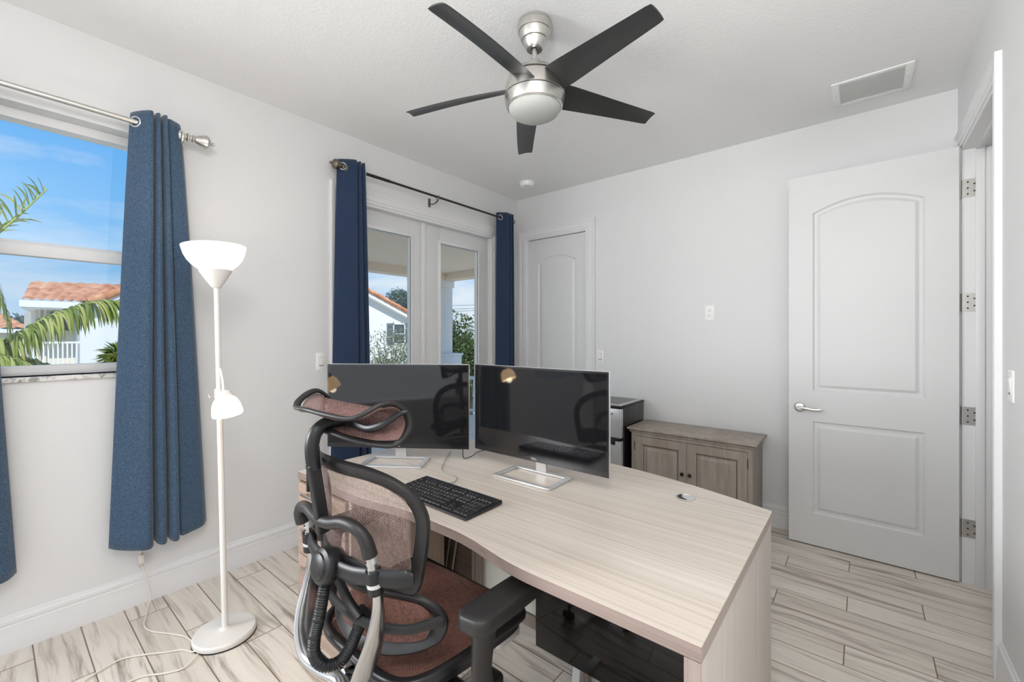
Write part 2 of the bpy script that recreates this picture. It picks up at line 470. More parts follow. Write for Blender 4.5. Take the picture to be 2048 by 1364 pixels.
merge_sweeps('baseboard_back', [((-1.955, YB, 0), (XR, YB, 0), (0, -1, 0))])
merge_sweeps('baseboard_right', [((XR, YR, 0), (XR, 2.575, 0), (-1, 0, 0)), ((XR, 3.58, 0), (XR, YB, 0), (-1, 0, 0))])

# casings: stepped profile around an opening
def casing(name, axis, plane, sgn, a0, a1, ztop, w=0.09, legs=(True, True)):
    """axis 'x': wall plane at X=plane, casing protrudes by sgn; opening a0..a1 up to ztop"""
    prof = [(0.0, 0.0), (0.0, 0.010), (0.002, 0.011), (0.22, 0.011), (0.24, 0.016), (0.34, 0.016), (0.37, 0.012), (0.66, 0.013), (0.74, 0.018), (0.86, 0.019), (0.88, 0.022), (0.98, 0.022), (1.0, 0.020), (1.0, 0.0)]
    prof = [(u if u in (0.0, 1.0) or u > 0.01 else 0.02, d) for u, d in prof]
    path = [(a0, 0.0, -1, 0), (a0, ztop, -1, 1), (a1, ztop, 1, 1), (a1, 0.0, 1, 0)]
    mb = MB(); k = len(prof); vs = []
    for (u, z, du, dz) in path:
        for o_, d in prof:
            p, q, c_ = u + du * w * o_, z + dz * w * o_, plane + sgn * (d - 0.0002)
            vs.append((c_, p, q) if axis == 'x' else (p, c_, q))
    fs = [[i * k + j, i * k + (j + 1) % k, (i + 1) * k + (j + 1) % k, (i + 1) * k + j] for i in range(3) for j in range(k)] + [list(range(k)), [3 * k + j for j in range(k)][::-1]]
    mb.add(vs, fs)
    return struct(mb.build(name, M['trim'], angle=20))
casing('trim_1', 'x', XL, 1, FD[0], FD[1], FD[3], 0.095)
casing('trim_2', 'y', YB, -1, CD[0], CD[1], CD[3], 0.093)
casing('trim_3', 'x', XR, -1, OD[0], OD[1], OD[3], 0.088)
# jamb linings and stops
mb = MB()
mb.box(XR - 0.002, XR + 0.135, OD[0] - 0.001, OD[0] + 0.018, 0, OD[3]); mb.box(XR - 0.002, XR + 0.135, OD[1] - 0.018, OD[1] + 0.001, 0, OD[3])
mb.box(XR - 0.002, XR + 0.135, OD[0] + 0.018, OD[1] - 0.018, OD[3] - 0.018, OD[3] + 0.001)
mb.box(XR + 0.050, XR + 0.085, OD[0] + 0.018, OD[0] + 0.03, 0, OD[3] - 0.018, 0.002); mb.box(XR + 0.050, XR + 0.085, OD[1] - 0.03, OD[1] - 0.018, 0, OD[3] - 0.018, 0.002)
mb.box(XR + 0.050, XR + 0.085, OD[0] + 0.03, OD[1] - 0.03, OD[3] - 0.03, OD[3] - 0.018, 0.002)
struct(mb.build('trim_4', M['trim']))
mb = MB()
mb.box(CD[0], CD[0] + 0.016, YB + 0.0, YB + 0.13, 0, CD[3]); mb.box(CD[1] - 0.016, CD[1], YB, YB + 0.13, 0, CD[3]); mb.box(CD[0] + 0.016, CD[1] - 0.016, YB, YB + 0.13, CD[3] - 0.016, CD[3])
struct(mb.build('trim_5', M['trim']))
mb = MB()
for y0, y1, z0, z1 in ((FD[0], FD[0] + 0.02, 0, FD[3]), (FD[1] - 0.02, FD[1], 0, FD[3]), (FD[0] + 0.02, FD[1] - 0.02, FD[3] - 0.02, FD[3]), (FD[0] + 0.02, FD[1] - 0.02, -0.02, 0.012)):
    mb.box(XL - WT, XL, y0, y1, z0, z1)
struct(mb.build('trim_6', M['trim']))

# ---------------- moulded panel doors
def panel_slab(w, h, t, panels, arch=0.0, depth=0.010, fw=0.045, both=True):
    """slab in local x (0..w), z (0..h), y 0..t; panels (x0,x1,z0,z1,arched). Front at y=0, back at y=t"""
    xs = {0.0, w}; zs = {0.0, h}
    prof = [-0.004, 0.0, 0.004, 0.010, 0.016, 0.024, 0.034, fw, fw + 0.003]
    for x0, x1, z0, z1, ar in panels:
        for p in prof: xs |= {x0 + p, x1 - p}; zs |= {z0 + p, z1 - p}
        for k in range(1, 14): xs.add(x0 + fw + (x1 - x0 - 2 * fw) * k / 14)
        for k in range(1, 6): zs.add(z0 + fw + (z1 - z0 - 2 * fw) * k / 6)
    for k in range(1, 4): zs.add(h - (h - max(p[3] for p in panels)) * k / 4)
    xs = sorted(xs); zs = sorted(zs)
    xs = [x for i, x in enumerate(xs) if i == 0 or x - xs[i - 1] > 5e-4]; zs = [z for i, z in enumerate(zs) if i == 0 or z - zs[i - 1] > 5e-4]
    def hgt(d):
        if d <= 0: return 0.0
        if d < 0.010: return depth * (d / 0.010) ** 0.7
        if d < 0.022: return depth
        if d < fw: return depth * (1 - (d - 0.022) / (fw - 0.022)) + 0.0015
        return 0.0015
    def pt(x, z):
        y = 0.0; zz = z
        for x0, x1, z0, z1, ar in panels:
            if x0 < x < x1 and z0 < z < z1: y = hgt(min(x - x0, x1 - x, z - z0, z1 - z))
            if ar and arch > 0:
                q = (x - (x0 + x1) / 2) / ((x1 - x0) / 2); bump = arch * max(0.0, 1 - q * q) if abs(q) < 1 else 0.0
                zc = z0 + (z1 - z0) * 0.55
                if z > zc:
                    wgt = (z - zc) / (z1 - zc) if z <= z1 else max(0.0, 1 - (z - z1) / (h - z1))
                    zz = z + bump * min(1.0, wgt)
        return y, zz
    mb = MB(); nx, nz = len(xs), len(zs)
    for side in ((0, 1) if both else (0,)):
        vs = []
        for z in zs:
            for x in xs:
                y, zz = pt(x, z); vs.append((x, y if side == 0 else t - y, zz))
        fs = [[j * nx + i, j * nx + i + 1, (j + 1) * nx + i + 1, (j + 1) * nx + i] for j in range(nz - 1) for i in range(nx - 1)]
        mb.add(vs, fs if side == 0 else [f[::-1] for f in fs])
    # rim as a shallow frame
    e = 0.0
    mb.add([(0, 0, 0), (w, 0, 0), (w, t, 0), (0, t, 0), (0, 0, h), (w, 0, h), (w, t, h), (0, t, h)],
           [[0, 1, 2, 3], [4, 5, 6, 7], [0, 3, 7, 4], [1, 2, 6, 5]] + ([] if both else [[2, 3, 7, 6]]))
    return mb

# open door, folded back parallel to the back wall
dr = bpy.data.objects.new('door_1', None); S.collection.objects.link(dr); dr.location = (-0.392, 3.440, 0.010); dr['kind'] = 'structure'
mb = panel_slab(0.806, 2.432, 0.036, [(0.133, 0.668, 1.010, 2.178, True), (0.133, 0.668, 0.208, 0.812, False)], arch=0.072, depth=0.011, fw=0.042)
mb.build('door_leaf', M['door'], dr, local=True, angle=25)
hd = MB(); hx, hz = 0.062, 0.898
hd.lathe([(0.031, 0), (0.031, 0.006), (0.026, 0.011), (0.012, 0.013), (0.011, 0.045), (0.013, 0.050)], (hx, -0.001, hz), 24, Matrix.Rotation(math.radians(90), 4, 'X'))
hd.tube(spline([(hx - 0.004, -0.044, hz), (hx + 0.03, -0.047, hz), (hx + 0.075, -0.045, hz - 0.006), (hx + 0.105, -0.043, hz - 0.004), (hx + 0.118, -0.041, hz - 0.001)], 5), 0.0085, 10, ry=0.006)
hd.build('door_handle', M['nickel'], dr, local=True)
hd = MB(); hd.box(-0.003, 0.0015, 0.008, 0.028, 0.87, 0.926); hd.tube([(-0.012, 0.018, 0.898), (0.0, 0.018, 0.898)], 0.007, 10)
hd.build('latch', M['nickel'], dr, local=True)
for z in (0.297, 0.926, 1.562, 2.200):
    hd = MB(); hd.tube([(0.8125, 0.037, z - 0.05), (0.8125, 0.037, z + 0.05)], 0.007, 10)
    Mh = Matrix.Translation((0.8225, 0.0295, z)) @ Matrix.Rotation(math.radians(90), 4, 'X')
    pl = [(0, -0.05), (0.052, -0.05), (0.062, -0.042), (0.062, 0.042), (0.052, 0.05), (0, 0.05)]
    hd.prism(pl, -0.0018, 0.0, 0, Mh)
    for sx_, sz_ in ((0.020, -0.033), (0.046, -0.02), (0.020, 0.0), (0.046, 0.02), (0.020, 0.033)):
        hd.tube([(0.8225 + sx_, 0.0293, z + sz_), (0.8225 + sx_, 0.0282, z + sz_)], 0.0045, 8, mi=1)
    hd.build('hinge', [M['nickel'], M['dark_slot']], dr, local=True)
# closet door
dr = bpy.data.objects.new('door_2', None); S.collection.objects.link(dr); dr.location = (CD[0] + 0.018, YB + 0.022, 0.008); dr['kind'] = 'structure'
w2 = CD[1] - CD[0] - 0.036
panel_slab(w2, 2.376, 0.035, [(0.112, w2 - 0.112, 1.00, 2.13, True), (0.112, w2 - 0.112, 0.20, 0.80, False)], arch=0.062, both=True).build('door_leaf', M['door'], dr, local=True, angle=25)
hd = MB(); hd.lathe([(0.03, 0), (0.03, 0.006), (0.012, 0.012), (0.011, 0.04), (0.024, 0.05), (0.026, 0.062), (0.015, 0.072)], (0.06, -0.001, 0.9), 20, Matrix.Rotation(math.radians(90), 4, 'X'))
hd.build('door_handle', M['nickel'], dr, local=True)

# french doors: two glazed leaves in the left wall
def glazed_leaf(idx, y0, y1, g0, g1):
    d = bpy.data.objects.new('door_%d' % idx, None); S.collection.objects.link(d); d.location = (XL - 0.085, y0, 0.012); d['kind'] = 'structure'
    X0, X1 = -0.02, 0.022; h = 2.352; zg0, zg1 = 0.26, 2.205; L = y1 - y0; a, c = g0 - y0, g1 - y0
    mb = MB()
    mb.box(X0, X1, 0, a, 0, h, 0.002); mb.box(X0, X1, c, L, 0, h, 0.002); mb.box(X0, X1, a, c, 0, zg0, 0.0); mb.box(X0, X1, a, c, zg1, h, 0.0)
    mb.build('door_leaf', M['door'], d, local=True)
    mb = MB()
    for k, (o_, t_) in enumerate(((0.030, 0.008), (0.016, 0.016), (0.004, 0.010))):
        x1 = X1 + t_
        mb.box(X1 - 0.003, x1, a - o_, c + o_, zg1 - 0.0, zg1 + o_, 0.003); mb.box(X1 - 0.003, x1, a - o_, c + o_, zg0 - o_, zg0, 0.003)
        mb.box(X1 - 0.003, x1, a - o_, a, zg0, zg1, 0.003); mb.box(X1 - 0.003, x1, c, c + o_, zg0, zg1, 0.003)
    mb.build('glazing_bead', M['trim'], d, local=True)
    MB().box(-0.004, 0.004, a - 0.004, c + 0.004, zg0 - 0.004, zg1 + 0.004).build('glass_pane', M['door_glass'], d, local=True, smooth=False)
    return d
glazed_leaf(3, FD[0] + 0.022, 2.398, 1.79, 2.262)
d4 = glazed_leaf(4, 2.404, FD[1] - 0.024, 2.592, 3.076)
mb = MB(); mb.box(0.022, 0.040, -0.030, 0.008, 0.0, 2.352, 0.004); mb.build('astragal', M['trim'], d4, local=True)
mb = MB(); mb.box(0.018, 0.026, 0.05, 0.095, 0.86, 1.08, 0.004); mb.tube(spline([(0.03, 0.072, 0.93), (0.075, 0.072, 0.93), (0.08, 0.1, 0.93), (0.08, 0.18, 0.925)], 4), 0.008, 8)
mb.build('door_handle', M['nickel'], d4, local=True)

# window: recessed single-hung unit with marble sill
wn_ = bpy.data.objects.new('window_1', None); S.collection.objects.link(wn_); wn_.location = (XL, (WIN[0] + WIN[1]) / 2, WIN[2]); wn_['kind'] = 'structure'
fx0, fx1 = XL - 0.165, XL - 0.085
mb = MB(); y0, y1, z0, z1 = WIN
mb.box(fx0, fx1, y0, y0 + 0.045, z0, z1, 0.003); mb.box(fx0, fx1, y1 - 0.045, y1, z0, z1, 0.003)
mb.box(fx0, fx1, y0 + 0.045, y1 - 0.045, z1 - 0.045, z1, 0.003); mb.box(fx0, fx1, y0 + 0.045, y1 - 0.045, z0, z0 + 0.024, 0.003)
mb.build('window_frame', M['trim'], wn_)
zm = 1.800
mb = MB(); mb.box(fx0 + 0.008, fx0 + 0.04, y0 + 0.04, y1 - 0.04, zm - 0.012, zm + 0.028, 0.003); mb.box(fx0 + 0.03, fx1 - 0.004, y0 + 0.04, y1 - 0.04, zm - 0.045, zm + 0.012, 0.004)
mb.box(fx0 + 0.03, fx1 - 0.010, y0 + 0.04, y0 + 0.07, z0 + 0.02, zm, 0.003); mb.box(fx0 + 0.03, fx1 - 0.010, y1 - 0.07, y1 - 0.04, z0 + 0.02, zm, 0.003); mb.box(fx0 + 0.03, fx1 - 0.010, y0 + 0.04, y1 - 0.04, z0 + 0.018, z0 + 0.046, 0.003)
mb.build('sash', M['trim'], wn_)
MB().box(fx0 + 0.020, fx0 + 0.026, y0 + 0.04, y1 - 0.04, zm, z1 - 0.04).build('glass_pane', M['glass'], wn_, smooth=False)
MB().box(fx0 + 0.046, fx0 + 0.052, y0 + 0.06, y1 - 0.06, z0 + 0.04, zm).build('glass_pane', M['glass'], wn_, smooth=False)
MB().box(fx0 + 0.004, fx0 + 0.0055, y0 + 0.04, y1 - 0.04, z0 + 0.022, zm).build('insect_screen', M['insect_screen'], wn_, smooth=False)
m, n, b = mat('marble_sill', srgb(222, 220, 216), 0.25)
vv = n.noise(n.objco(), 9, 6, 0.7, 1.6); n.link(n.ramp(vv, [(0.42, srgb(150, 148, 146)), (0.5, srgb(214, 212, 208)), (0.7, srgb(236, 234, 230))]), b.inputs['Base Color'])
M['marble'] = m
MB().box(XL - 0.10, XL + 0.018, y0 - 0.012, y1 + 0.012, z0 - 0.022, z0, 0.003).build('window_sill', M['marble'], wn_)

# ------------------------------------------------------------------ curtains and rods
XROD = -2.80
def rod(name, label, group, z, ya, yb, r, finials, mrod, mfin, brackets, split=None):
    t = thing(name, label, 'curtain rod', (XROD, (ya + yb) / 2, z), group)
    mb = MB()
    if split is None:
        mb.tube([(XROD, ya, z), (XROD, yb, z)], r, 14)
    else:
        mb.tube([(XROD, ya, z), (XROD, split, z)], r, 14); mb.tube([(XROD, split, z), (XROD, yb, z)], r * 0.82, 14)
    mb.build('rod', mrod, t)
    for y, s in finials:
        pr = [(r, 0.0), (r * 1.15, 0.002), (r * 1.7, 0.004), (r * 1.7, 0.010), (r * 1.1, 0.014), (r * 1.1, 0.024), (r * 1.6, 0.028), (r * 1.6, 0.034), (r * 1.2, 0.040),
              (r * 1.8, 0.052), (r * 2.4, 0.068), (r * 2.95, 0.086), (r * 3.0, 0.092), (r * 2.5, 0.102), (r * 1.5, 0.110), (r * 0.8, 0.115), (r * 0.7, 0.120), (r * 0.9, 0.125), (r * 0.3, 0.132)]
        R = Matrix.Rotation(math.radians(-90 if s > 0 else 90), 4, 'X')
        MB().lathe(pr, (XROD, y, z), 20, R).build('finial', mfin, t)
    for y in brackets:
        mb = MB()
        mb.tube(spline([(XL + 0.004, y, z - 0.030), (XL + 0.035, y, z - 0.052), (XROD - 0.010, y, z - 0.046), (XROD + 0.022, y, z - 0.020), (XROD + 0.024, y, z + 0.006)], 6), 0.0045, 8, ry=0.008)
        mb.box(XL, XL + 0.005, y - 0.012, y + 0.012, z - 0.07, z + 0.005, 0.002)
        mb.tube([(XROD, y - 0.006, z - 0.03), (XROD, y - 0.006, z - 0.012)], 0.003, 8)
        mb.build('bracket', mfin, t)
    return t
M['rod_dark'] = plain('dark_rod_metal', srgb(70, 66, 62), 0.3, 0.9, nscale=20, namp=0.1)
rod('curtain_rod', 'brushed nickel curtain rod with urn finial over the left window', 'curtain rods on the left wall', 2.447, -0.86, 0.672, 0.0125, [(0.672, 1), (-0.86, -1)], M['nickel'], M['nickel'], [0.690 - 0.035, -0.80])
rod('curtain_rod', 'dark thin curtain rod with pale finial over the glazed double doors', 'curtain rods on the left wall', 2.562, 1.60, 3.44, 0.0115, [(1.60, -1)], M['rod_dark'], M['bronze'], [1.585, 2.415, 3.43], split=1.95)

def curtain(label, zr, ztop, zbot, top, bot, npl, amp, material, phase, rings, prof=None, amp_b=None, skew=0.0, group=None, hemdrop=0.0):
    """pleated cloth hanging in a plane of constant x; top/bot = (y0, y1)"""
    t = thing('curtain', label, 'curtain', (XROD, (top[0] + top[1]) / 2, zbot), group)
    ab = amp_b if amp_b is not None else amp
    PR = spline(prof, 14); npr = len(PR) - 1
    def fn(u, v):                        # v 0 = bottom
        k = 1 - v; e = k ** 0.85
        y0 = top[0] + (bot[0] - top[0]) * e; y1 = top[1] + (bot[1] - top[1]) * e
        q = u * npr; i = min(npr - 1, int(q)); f = q - i
        yf = PR[i][0] + (PR[i + 1][0] - PR[i][0]) * f; xf = PR[i][1] + (PR[i + 1][1] - PR[i][1]) * f
        a = amp + (amp_b - amp) * e if amp_b else amp
        yf += 0.012 * math.sin(7 * u + 5 * k) * e * (4 * yf * (1 - yf))
        x = XROD + xf * a / 0.04 + 0.004 * math.sin(11 * u + 4 * v) * e
        y = y0 + (y1 - y0) * yf
        z = zbot + (ztop - zbot) * v + (0.010 * (xf / 0.04) if v > 0.985 else 0) - hemdrop * k * k * (xf / 0.04)
        x = max(x, XL + 0.022)
        return (x, y, z)
    mb = MB(); mb.grid(fn, 110, 60)
    mb.build('curtain_panel', material, t, angle=60, solid=0.0025)
    # stitched hem
    mb = MB()
    L = [fn(i / 140, 0.045) for i in range(141)]
    mb.tube([(x + 0.0015, y, z) for x, y, z in L], 0.0009, 4); mb.build('hem_stitch', material, t)
    for u in rings:
        x, y, z = fn(u, (zr - zbot) / (ztop - zbot)); x2, y2, z2 = fn(u + 0.01, (zr - zbot) / (ztop - zbot))
        d = Vector((x2 - x, y2 - y, 0)).normalized(); nn = Vector((d.y, -d.x, 0))
        P = [Vector((x, y, zr)) + d * (0.024 * math.cos(a)) + Vector((0, 0, 0.024 * math.sin(a))) + nn * 0.0025 for a in [2 * math.pi * k / 24 for k in range(24)]]
        Q = [p - nn * 0.005 for p in P]
        mb = MB(); mb.tube(P, 0.004, 8, closed=True); mb.tube(Q, 0.004, 8, closed=True)
        mb.build('grommet', M['silver'], t)
    return t
PA = [(0.0, -0.022), (0.06, -0.004), (0.20, 0.024), (0.33, 0.042), (0.385, 0.030), (0.40, -0.006), (0.43, 0.028), (0.48, 0.042), (0.52, 0.030), (0.535, -0.004), (0.57, 0.030), (0.62, 0.042), (0.66, 0.030), (0.675, -0.008), (0.70, 0.020), (0.82, 0.014), (0.94, 0.002), (1.0, -0.024)]
PB = [(0.0, -0.024), (0.05, -0.010), (0.16, 0.004), (0.36, 0.026), (0.54, 0.040), (0.60, 0.030), (0.62, -0.004), (0.66, 0.028), (0.72, 0.040), (0.77, 0.030), (0.79, -0.004), (0.83, 0.028), (0.89, 0.038), (0.95, 0.020), (1.0, -0.010)]
GC = 'blue grommet curtains on the left wall'
curtain('blue linen curtain hanging between the left window and the floor lamp', 2.447, 2.500, 0.345, (0.452, 0.655), (0.372, 0.772), 3, 0.044, M['curtain'], -0.6, [0.072, 0.955], PA, amp_b=0.050, group=GC, hemdrop=0.02)
curtain('blue linen curtain of which only the lower corner shows at the left edge', 2.447, 2.500, 0.350, (-0.30, -0.045), (-0.37, 0.080), 3, 0.040, M['curtain'], 0.4, [0.072, 0.955], PA, amp_b=0.050, group=GC, hemdrop=0.02)
curtain('navy curtain left of the glazed double doors, behind the left monitor', 2.562, 2.612, 0.30, (1.535, 1.735), (1.485, 1.800), 3, 0.036, M['curtain_dark'], 2.2, [0.135, 0.975], PB, amp_b=0.042, group=GC)
curtain('navy curtain in the room corner, right of the glazed double doors', 2.562, 2.612, 0.30, (3.20, 3.43), (3.18, 3.46), 3, 0.034, M['curtain_dark'], 2.2, [0.135, 0.975], PB, group=GC)

# ------------------------------------------------------------------ switches, outlet, vent, detector
def wall_plate(name, label, cat, c, nrm, kind, group=None):
    """c on the wall face; nrm axis toward the room"""
    R = {'+x': Matrix.Rotation(math.radians(90), 4, 'Z'), '-y': Matrix.Identity(4), '-x': Matrix.Rotation(math.radians(-90), 4, 'Z')}[nrm]
    T = Matrix.Translation(c) @ R      # local: x across, z up, -y out of the wall
    t = thing(name, label, cat, c, group)
    MB().box(-0.036, 0.036, -0.006, 0.0, -0.060, 0.060, 0.003, M=T).build('cover_plate', M['plastic_white'], t)
    if kind == 'rocker':
        mb = MB(); mb.box(-0.0175, 0.0175, -0.0075, -0.004, -0.034, 0.034, 0.001, mi=0, M=T)
        mb.add([T @ Vector(p) for p in [(-0.0145, -0.0075, -0.030), (0.0145, -0.0075, -0.030), (0.0145, -0.0115, 0.030), (-0.0145, -0.0115, 0.030), (-0.0145, -0.006, -0.031), (0.0145, -0.006, -0.031), (0.0145, -0.006, 0.031), (-0.0145, -0.006, 0.031)]],
               [[0, 1, 2, 3], [4, 7, 6, 5], [0, 4, 5, 1], [1, 5, 6, 2], [2, 6, 7, 3], [3, 7, 4, 0]])
        mb.build('rocker', M['plastic_white'], t)
        mb = MB(); mb.box(-0.0165, 0.0165, -0.0079, -0.0070, -0.0325, 0.0325, M=T); mb.build('rocker_gap', M['grey_line'], t)
    else:
        for z in (-0.0195, 0.0195):
            mb = MB(); mb.lathe([(0.0165, 0), (0.0165, 0.0025), (0.0155, 0.003)], (0, 0, 0), 20, T @ Matrix.Translation((0, -0.006, z)) @ Matrix.Rotation(math.radians(90), 4, 'X'))
            for x, w, h in ((-0.0065, 0.0022, 0.009), (0.0065, 0.0022, 0.0075)):
                mb.box(x - w / 2, x + w / 2, -0.0095, -0.0085, z + 0.003 - h / 2, z + 0.003 + h / 2, mi=1, M=T)
            mb.box(-0.0025, 0.0025, -0.0095, -0.0085, z - 0.0105, z - 0.006, mi=1, M=T)
            mb.build('socket', [M['plastic_white'], M['dark_slot']], t)
    for z in (-0.048, 0.048):
        MB().lathe([(0.003, 0), (0.003, 0.001)], (0, 0, 0), 8, T @ Matrix.Translation((0, -0.006, z)) @ Matrix.Rotation(math.radians(90), 4, 'X')).build('screw', M['silver'], t)
    return t
M['grey_line'] = plain('grey_gap', srgb(150, 150, 150), 0.7)
GS = 'white rocker light switches'
wall_plate('light_switch', 'white rocker light switch on the wall left of the navy curtain', 'light switch', (XL, 1.460, 1.207), '+x', 'rocker', GS)
wall_plate('light_switch', 'white rocker light switch right of the closed closet door', 'light switch', (-1.901, YB, 1.190), '-y', 'rocker', GS)
wall_plate('light_switch', 'white rocker light switch on the right wall near the doorway', 'light switch', (XR, 2.424, 1.197), '-x', 'rocker', GS)
wall_plate('wall_outlet', 'white duplex outlet high on the back wall above the grey cabinet', 'outlet', (-0.942, YB, 1.565), '-y', 'outlet')

# ceiling return grille
t = thing('air_vent', 'white louvred air return grille on the ceiling', 'air vent', (0.033, 3.262, ZC))
a0, a1, b0, b1 = -0.146, 0.212, 3.103, 3.422
mb = MB()
for q in ((a0 + 0.036, a1 - 0.036, b0, b0 + 0.030), (a0 + 0.036, a1 - 0.036, b1 - 0.030, b1), (a0, a0 + 0.036, b0, b1), (a1 - 0.036, a1, b0, b1)):
    mb.box(q[0], q[1], q[2], q[3], ZC - 0.008, ZC - 0.0005, 0.002)
mb.build('frame', M['plastic_white'], t)
MB().box(a0 + 0.03, a1 - 0.03, b0 + 0.025, b1 - 0.025, ZC - 0.0012, ZC - 0.0002).build('back_plate', M['plastic_white'], t)
for k in range(20):
    y = b0 + 0.036 + k * (b1 - b0 - 0.072) / 19
    mb = MB(); T = Matrix.Translation(((a0 + a1) / 2, y, ZC - 0.007)) @ Matrix.Rotation(math.radians(24), 4, 'X')
    mb.box(-(a1 - a0) / 2 + 0.034, (a1 - a0) / 2 - 0.034, -0.0075, 0.0075, -0.0006, 0.0006, M=T); mb.build('louvre', M['plastic_white'], t)
for x in (a0 + 0.016, a1 - 0.016):
    MB().lathe([(0.004, -0.0015), (0.004, 0)], (x, 3.262, ZC - 0.008), 8).build('screw', M['silver'], t)

t = thing('smoke_detector', 'round white smoke detector on the ceiling near the room corner', 'smoke detector', (-2.483, 3.259, ZC))
MB().lathe([(0.045, -0.040), (0.058, -0.036), (0.066, -0.024), (0.068, -0.010), (0.068, 0.0)], (-2.483, 3.259, ZC), 36).build('body', M['plastic_white'], t)
MB().lathe([(0.072, -0.008), (0.074, -0.004), (0.074, 0.0)], (-2.483, 3.259, ZC), 36).build('mounting_ring', M['plastic_white'], t)
mb = MB()
for k in range(5):
    a = math.radians(-90 + 18 * k); mb.lathe([(0.003, -0.001), (0.003, 0.001)], (-2.483 + 0.036 * math.cos(a), 3.259 + 0.036 * math.sin(a), ZC - 0.0398), 8)
mb.build('vent_hole', M['dark_slot'], t)

# ------------------------------------------------------------------ ceiling fan
FX, FY = -1.184, 1.612
t = thing('ceiling_fan', 'brushed nickel ceiling fan with five dark blades and a frosted light', 'ceiling fan', (FX, FY, ZC))
MB().lathe([(0.018, 2.730), (0.020, 2.716), (0.036, 2.714), (0.040, 2.718), (0.050, 2.736), (0.055, 2.752), (0.0555, 2.754), (0.061, 2.756), (0.068, 2.772), (0.0715, 2.788), (0.072, 2.790), (0.0765, 2.792), (0.0785, 2.806), (0.0785, 2.824), (0.074, 2.832), (0.074, 2.842)], (FX, FY, 0), 48).build('canopy', M['nickel'], t, angle=18)
MB().tube([(FX, FY, 2.63), (FX, FY, 2.735)], 0.0125, 16).build('down_rod', M['nickel'], t)
MB().lathe([(0.050, 2.625), (0.044, 2.640), (0.028, 2.648), (0.024, 2.664), (0.018, 2.668)], (FX, FY, 0), 32).build('coupling', M['nickel'], t)
MB().lathe([(0.124, 2.440), (0.130, 2.446), (0.136, 2.466), (0.139, 2.490), (0.134, 2.4935), (0.139, 2.497), (0.138, 2.520), (0.132, 2.552), (0.127, 2.564), (0.118, 2.566), (0.116, 2.572), (0.121, 2.576), (0.108, 2.596), (0.085, 2.612), (0.050, 2.622)], (FX, FY, 0), 64).build('motor_housing', M['nickel'], t, angle=25)
for zz, r_ in ((2.4935, 0.1370), (2.569, 0.1215)):
    MB().lathe([(r_ - 0.003, zz - 0.0028), (r_, zz - 0.0022), (r_, zz + 0.0022), (r_ - 0.003, zz + 0.0028)], (FX, FY, 0), 64).build('housing_seam', M['dark_slot'], t)
m, n, b = mat('frosted_glass', srgb(176, 178, 174), 0.75, 0, 0.2, **{'Subsurface Weight': 0.0})
M['frosted'] = m
MB().lathe([(0.01, 2.392), (0.05, 2.395), (0.085, 2.404), (0.108, 2.417), (0.119, 2.432), (0.1215, 2.446)], (FX, FY, 0), 48).build('light_bowl', M['frosted'], t)
M['blade'] = plain('dark_fan_blade', srgb(50, 51, 51), 0.28, nscale=14, namp=0.18, bump=0.05, bscale=80)
for k in range(5):
    a0 = math.radians(-84 + 72 * k)
    mb = MB(); NR = 26; NC = 8; rows = []
    for i in range(NR + 1):
        q = i / NR; r = 0.100 + (0.648 - 0.100) * q
        ch = 0.140 - 0.052 * q - 0.010 * math.exp(-(q / 0.1) ** 2)
        if q > 0.98: ch *= 1 - 0.06 * ((q - 0.98) / 0.02) ** 2
        tw = math.radians(24 - 13 * q)
        swp = 0.012 - 0.020 * q * q       # gentle sweep sideways
        zc = 2.532 - 0.026 * q + 0.004 * math.sin(q * 3.1)
        rows.append((r, ch, tw, swp, zc))
    for side in (1, -1):
        def fn(u, v, side=side):
            i = v * NR; j = min(NR - 1, int(i)); f = i - j
            r, ch, tw, sw, zc = [p + (w - p) * f for p, w in zip(rows[j], rows[j + 1])]
            s_ = (u - 0.5) * ch; cam_ = 0.010 * (1 - (2 * u - 1) ** 2)
            th = 0.0028 * (1 - (2 * u - 1) ** 6)
            x = r; y = sw + s_ * math.cos(tw); z = zc - s_ * math.sin(tw) + cam_ * 0.6 + side * th
            return (FX + x * math.cos(a0) - y * math.sin(a0), FY + x * math.sin(a0) + y * math.cos(a0), z)
        mb.grid(fn, NC, NR, flip=side < 0)
    w = NC + 1; o2 = w * (NR + 1)
    edge = [i for i in range(w)] + [w * j + NC for j in range(1, NR + 1)] + [w * NR + i for i in range(NC - 1, -1, -1)] + [w * j for j in range(NR - 1, 0, -1)]
    for i in range(len(edge)):
        p, q = edge[i], edge[(i + 1) % len(edge)]; mb.f.append([p, q, o2 + q, o2 + p]); mb.m.append(0)
    mb.build('blade', M['blade'], t, angle=50)

# ------------------------------------------------------------------ floor lamp with reading arm
LX, LY = -2.284, 0.696
t = thing('floor_lamp', 'white torchiere floor lamp with a small reading arm, both lit', 'floor lamp', (LX, LY, 0))
M['lamp_white'] = plain('white_lamp_paint', srgb(226, 223, 218), 0.4, nscale=10, namp=0.01)
MB().lathe([(0.118, 0.0), (0.124, 0.003), (0.126, 0.010), (0.126, 0.022), (0.121, 0.029), (0.112, 0.031), (0.030, 0.034), (0.022, 0.038), (0.016, 0.044)], (LX, LY, 0), 56).build('base', M['lamp_white'], t)
MB().lathe([(0.120, -0.001), (0.127, 0.0), (0.127, 0.004), (0.120, 0.005)], (LX, LY, 0.0012), 56).build('base_foot', M['rubber'], t)
top = Vector((-2.314, 0.671, 1.612)); btm = Vector((LX, LY, 0.034))
dirv = (top - btm).normalized()
mb = MB(); mid = btm + (top - btm) * 0.62
mb.tube([btm, mid], 0.0125, 16); mb.tube([mid, top], 0.0112, 16)
for s_ in (0.28, 0.62, 0.90): p = btm + (top - btm) * s_; mb.tube([p - dirv * 0.001, p + dirv * 0.001], 0.0129, 16)
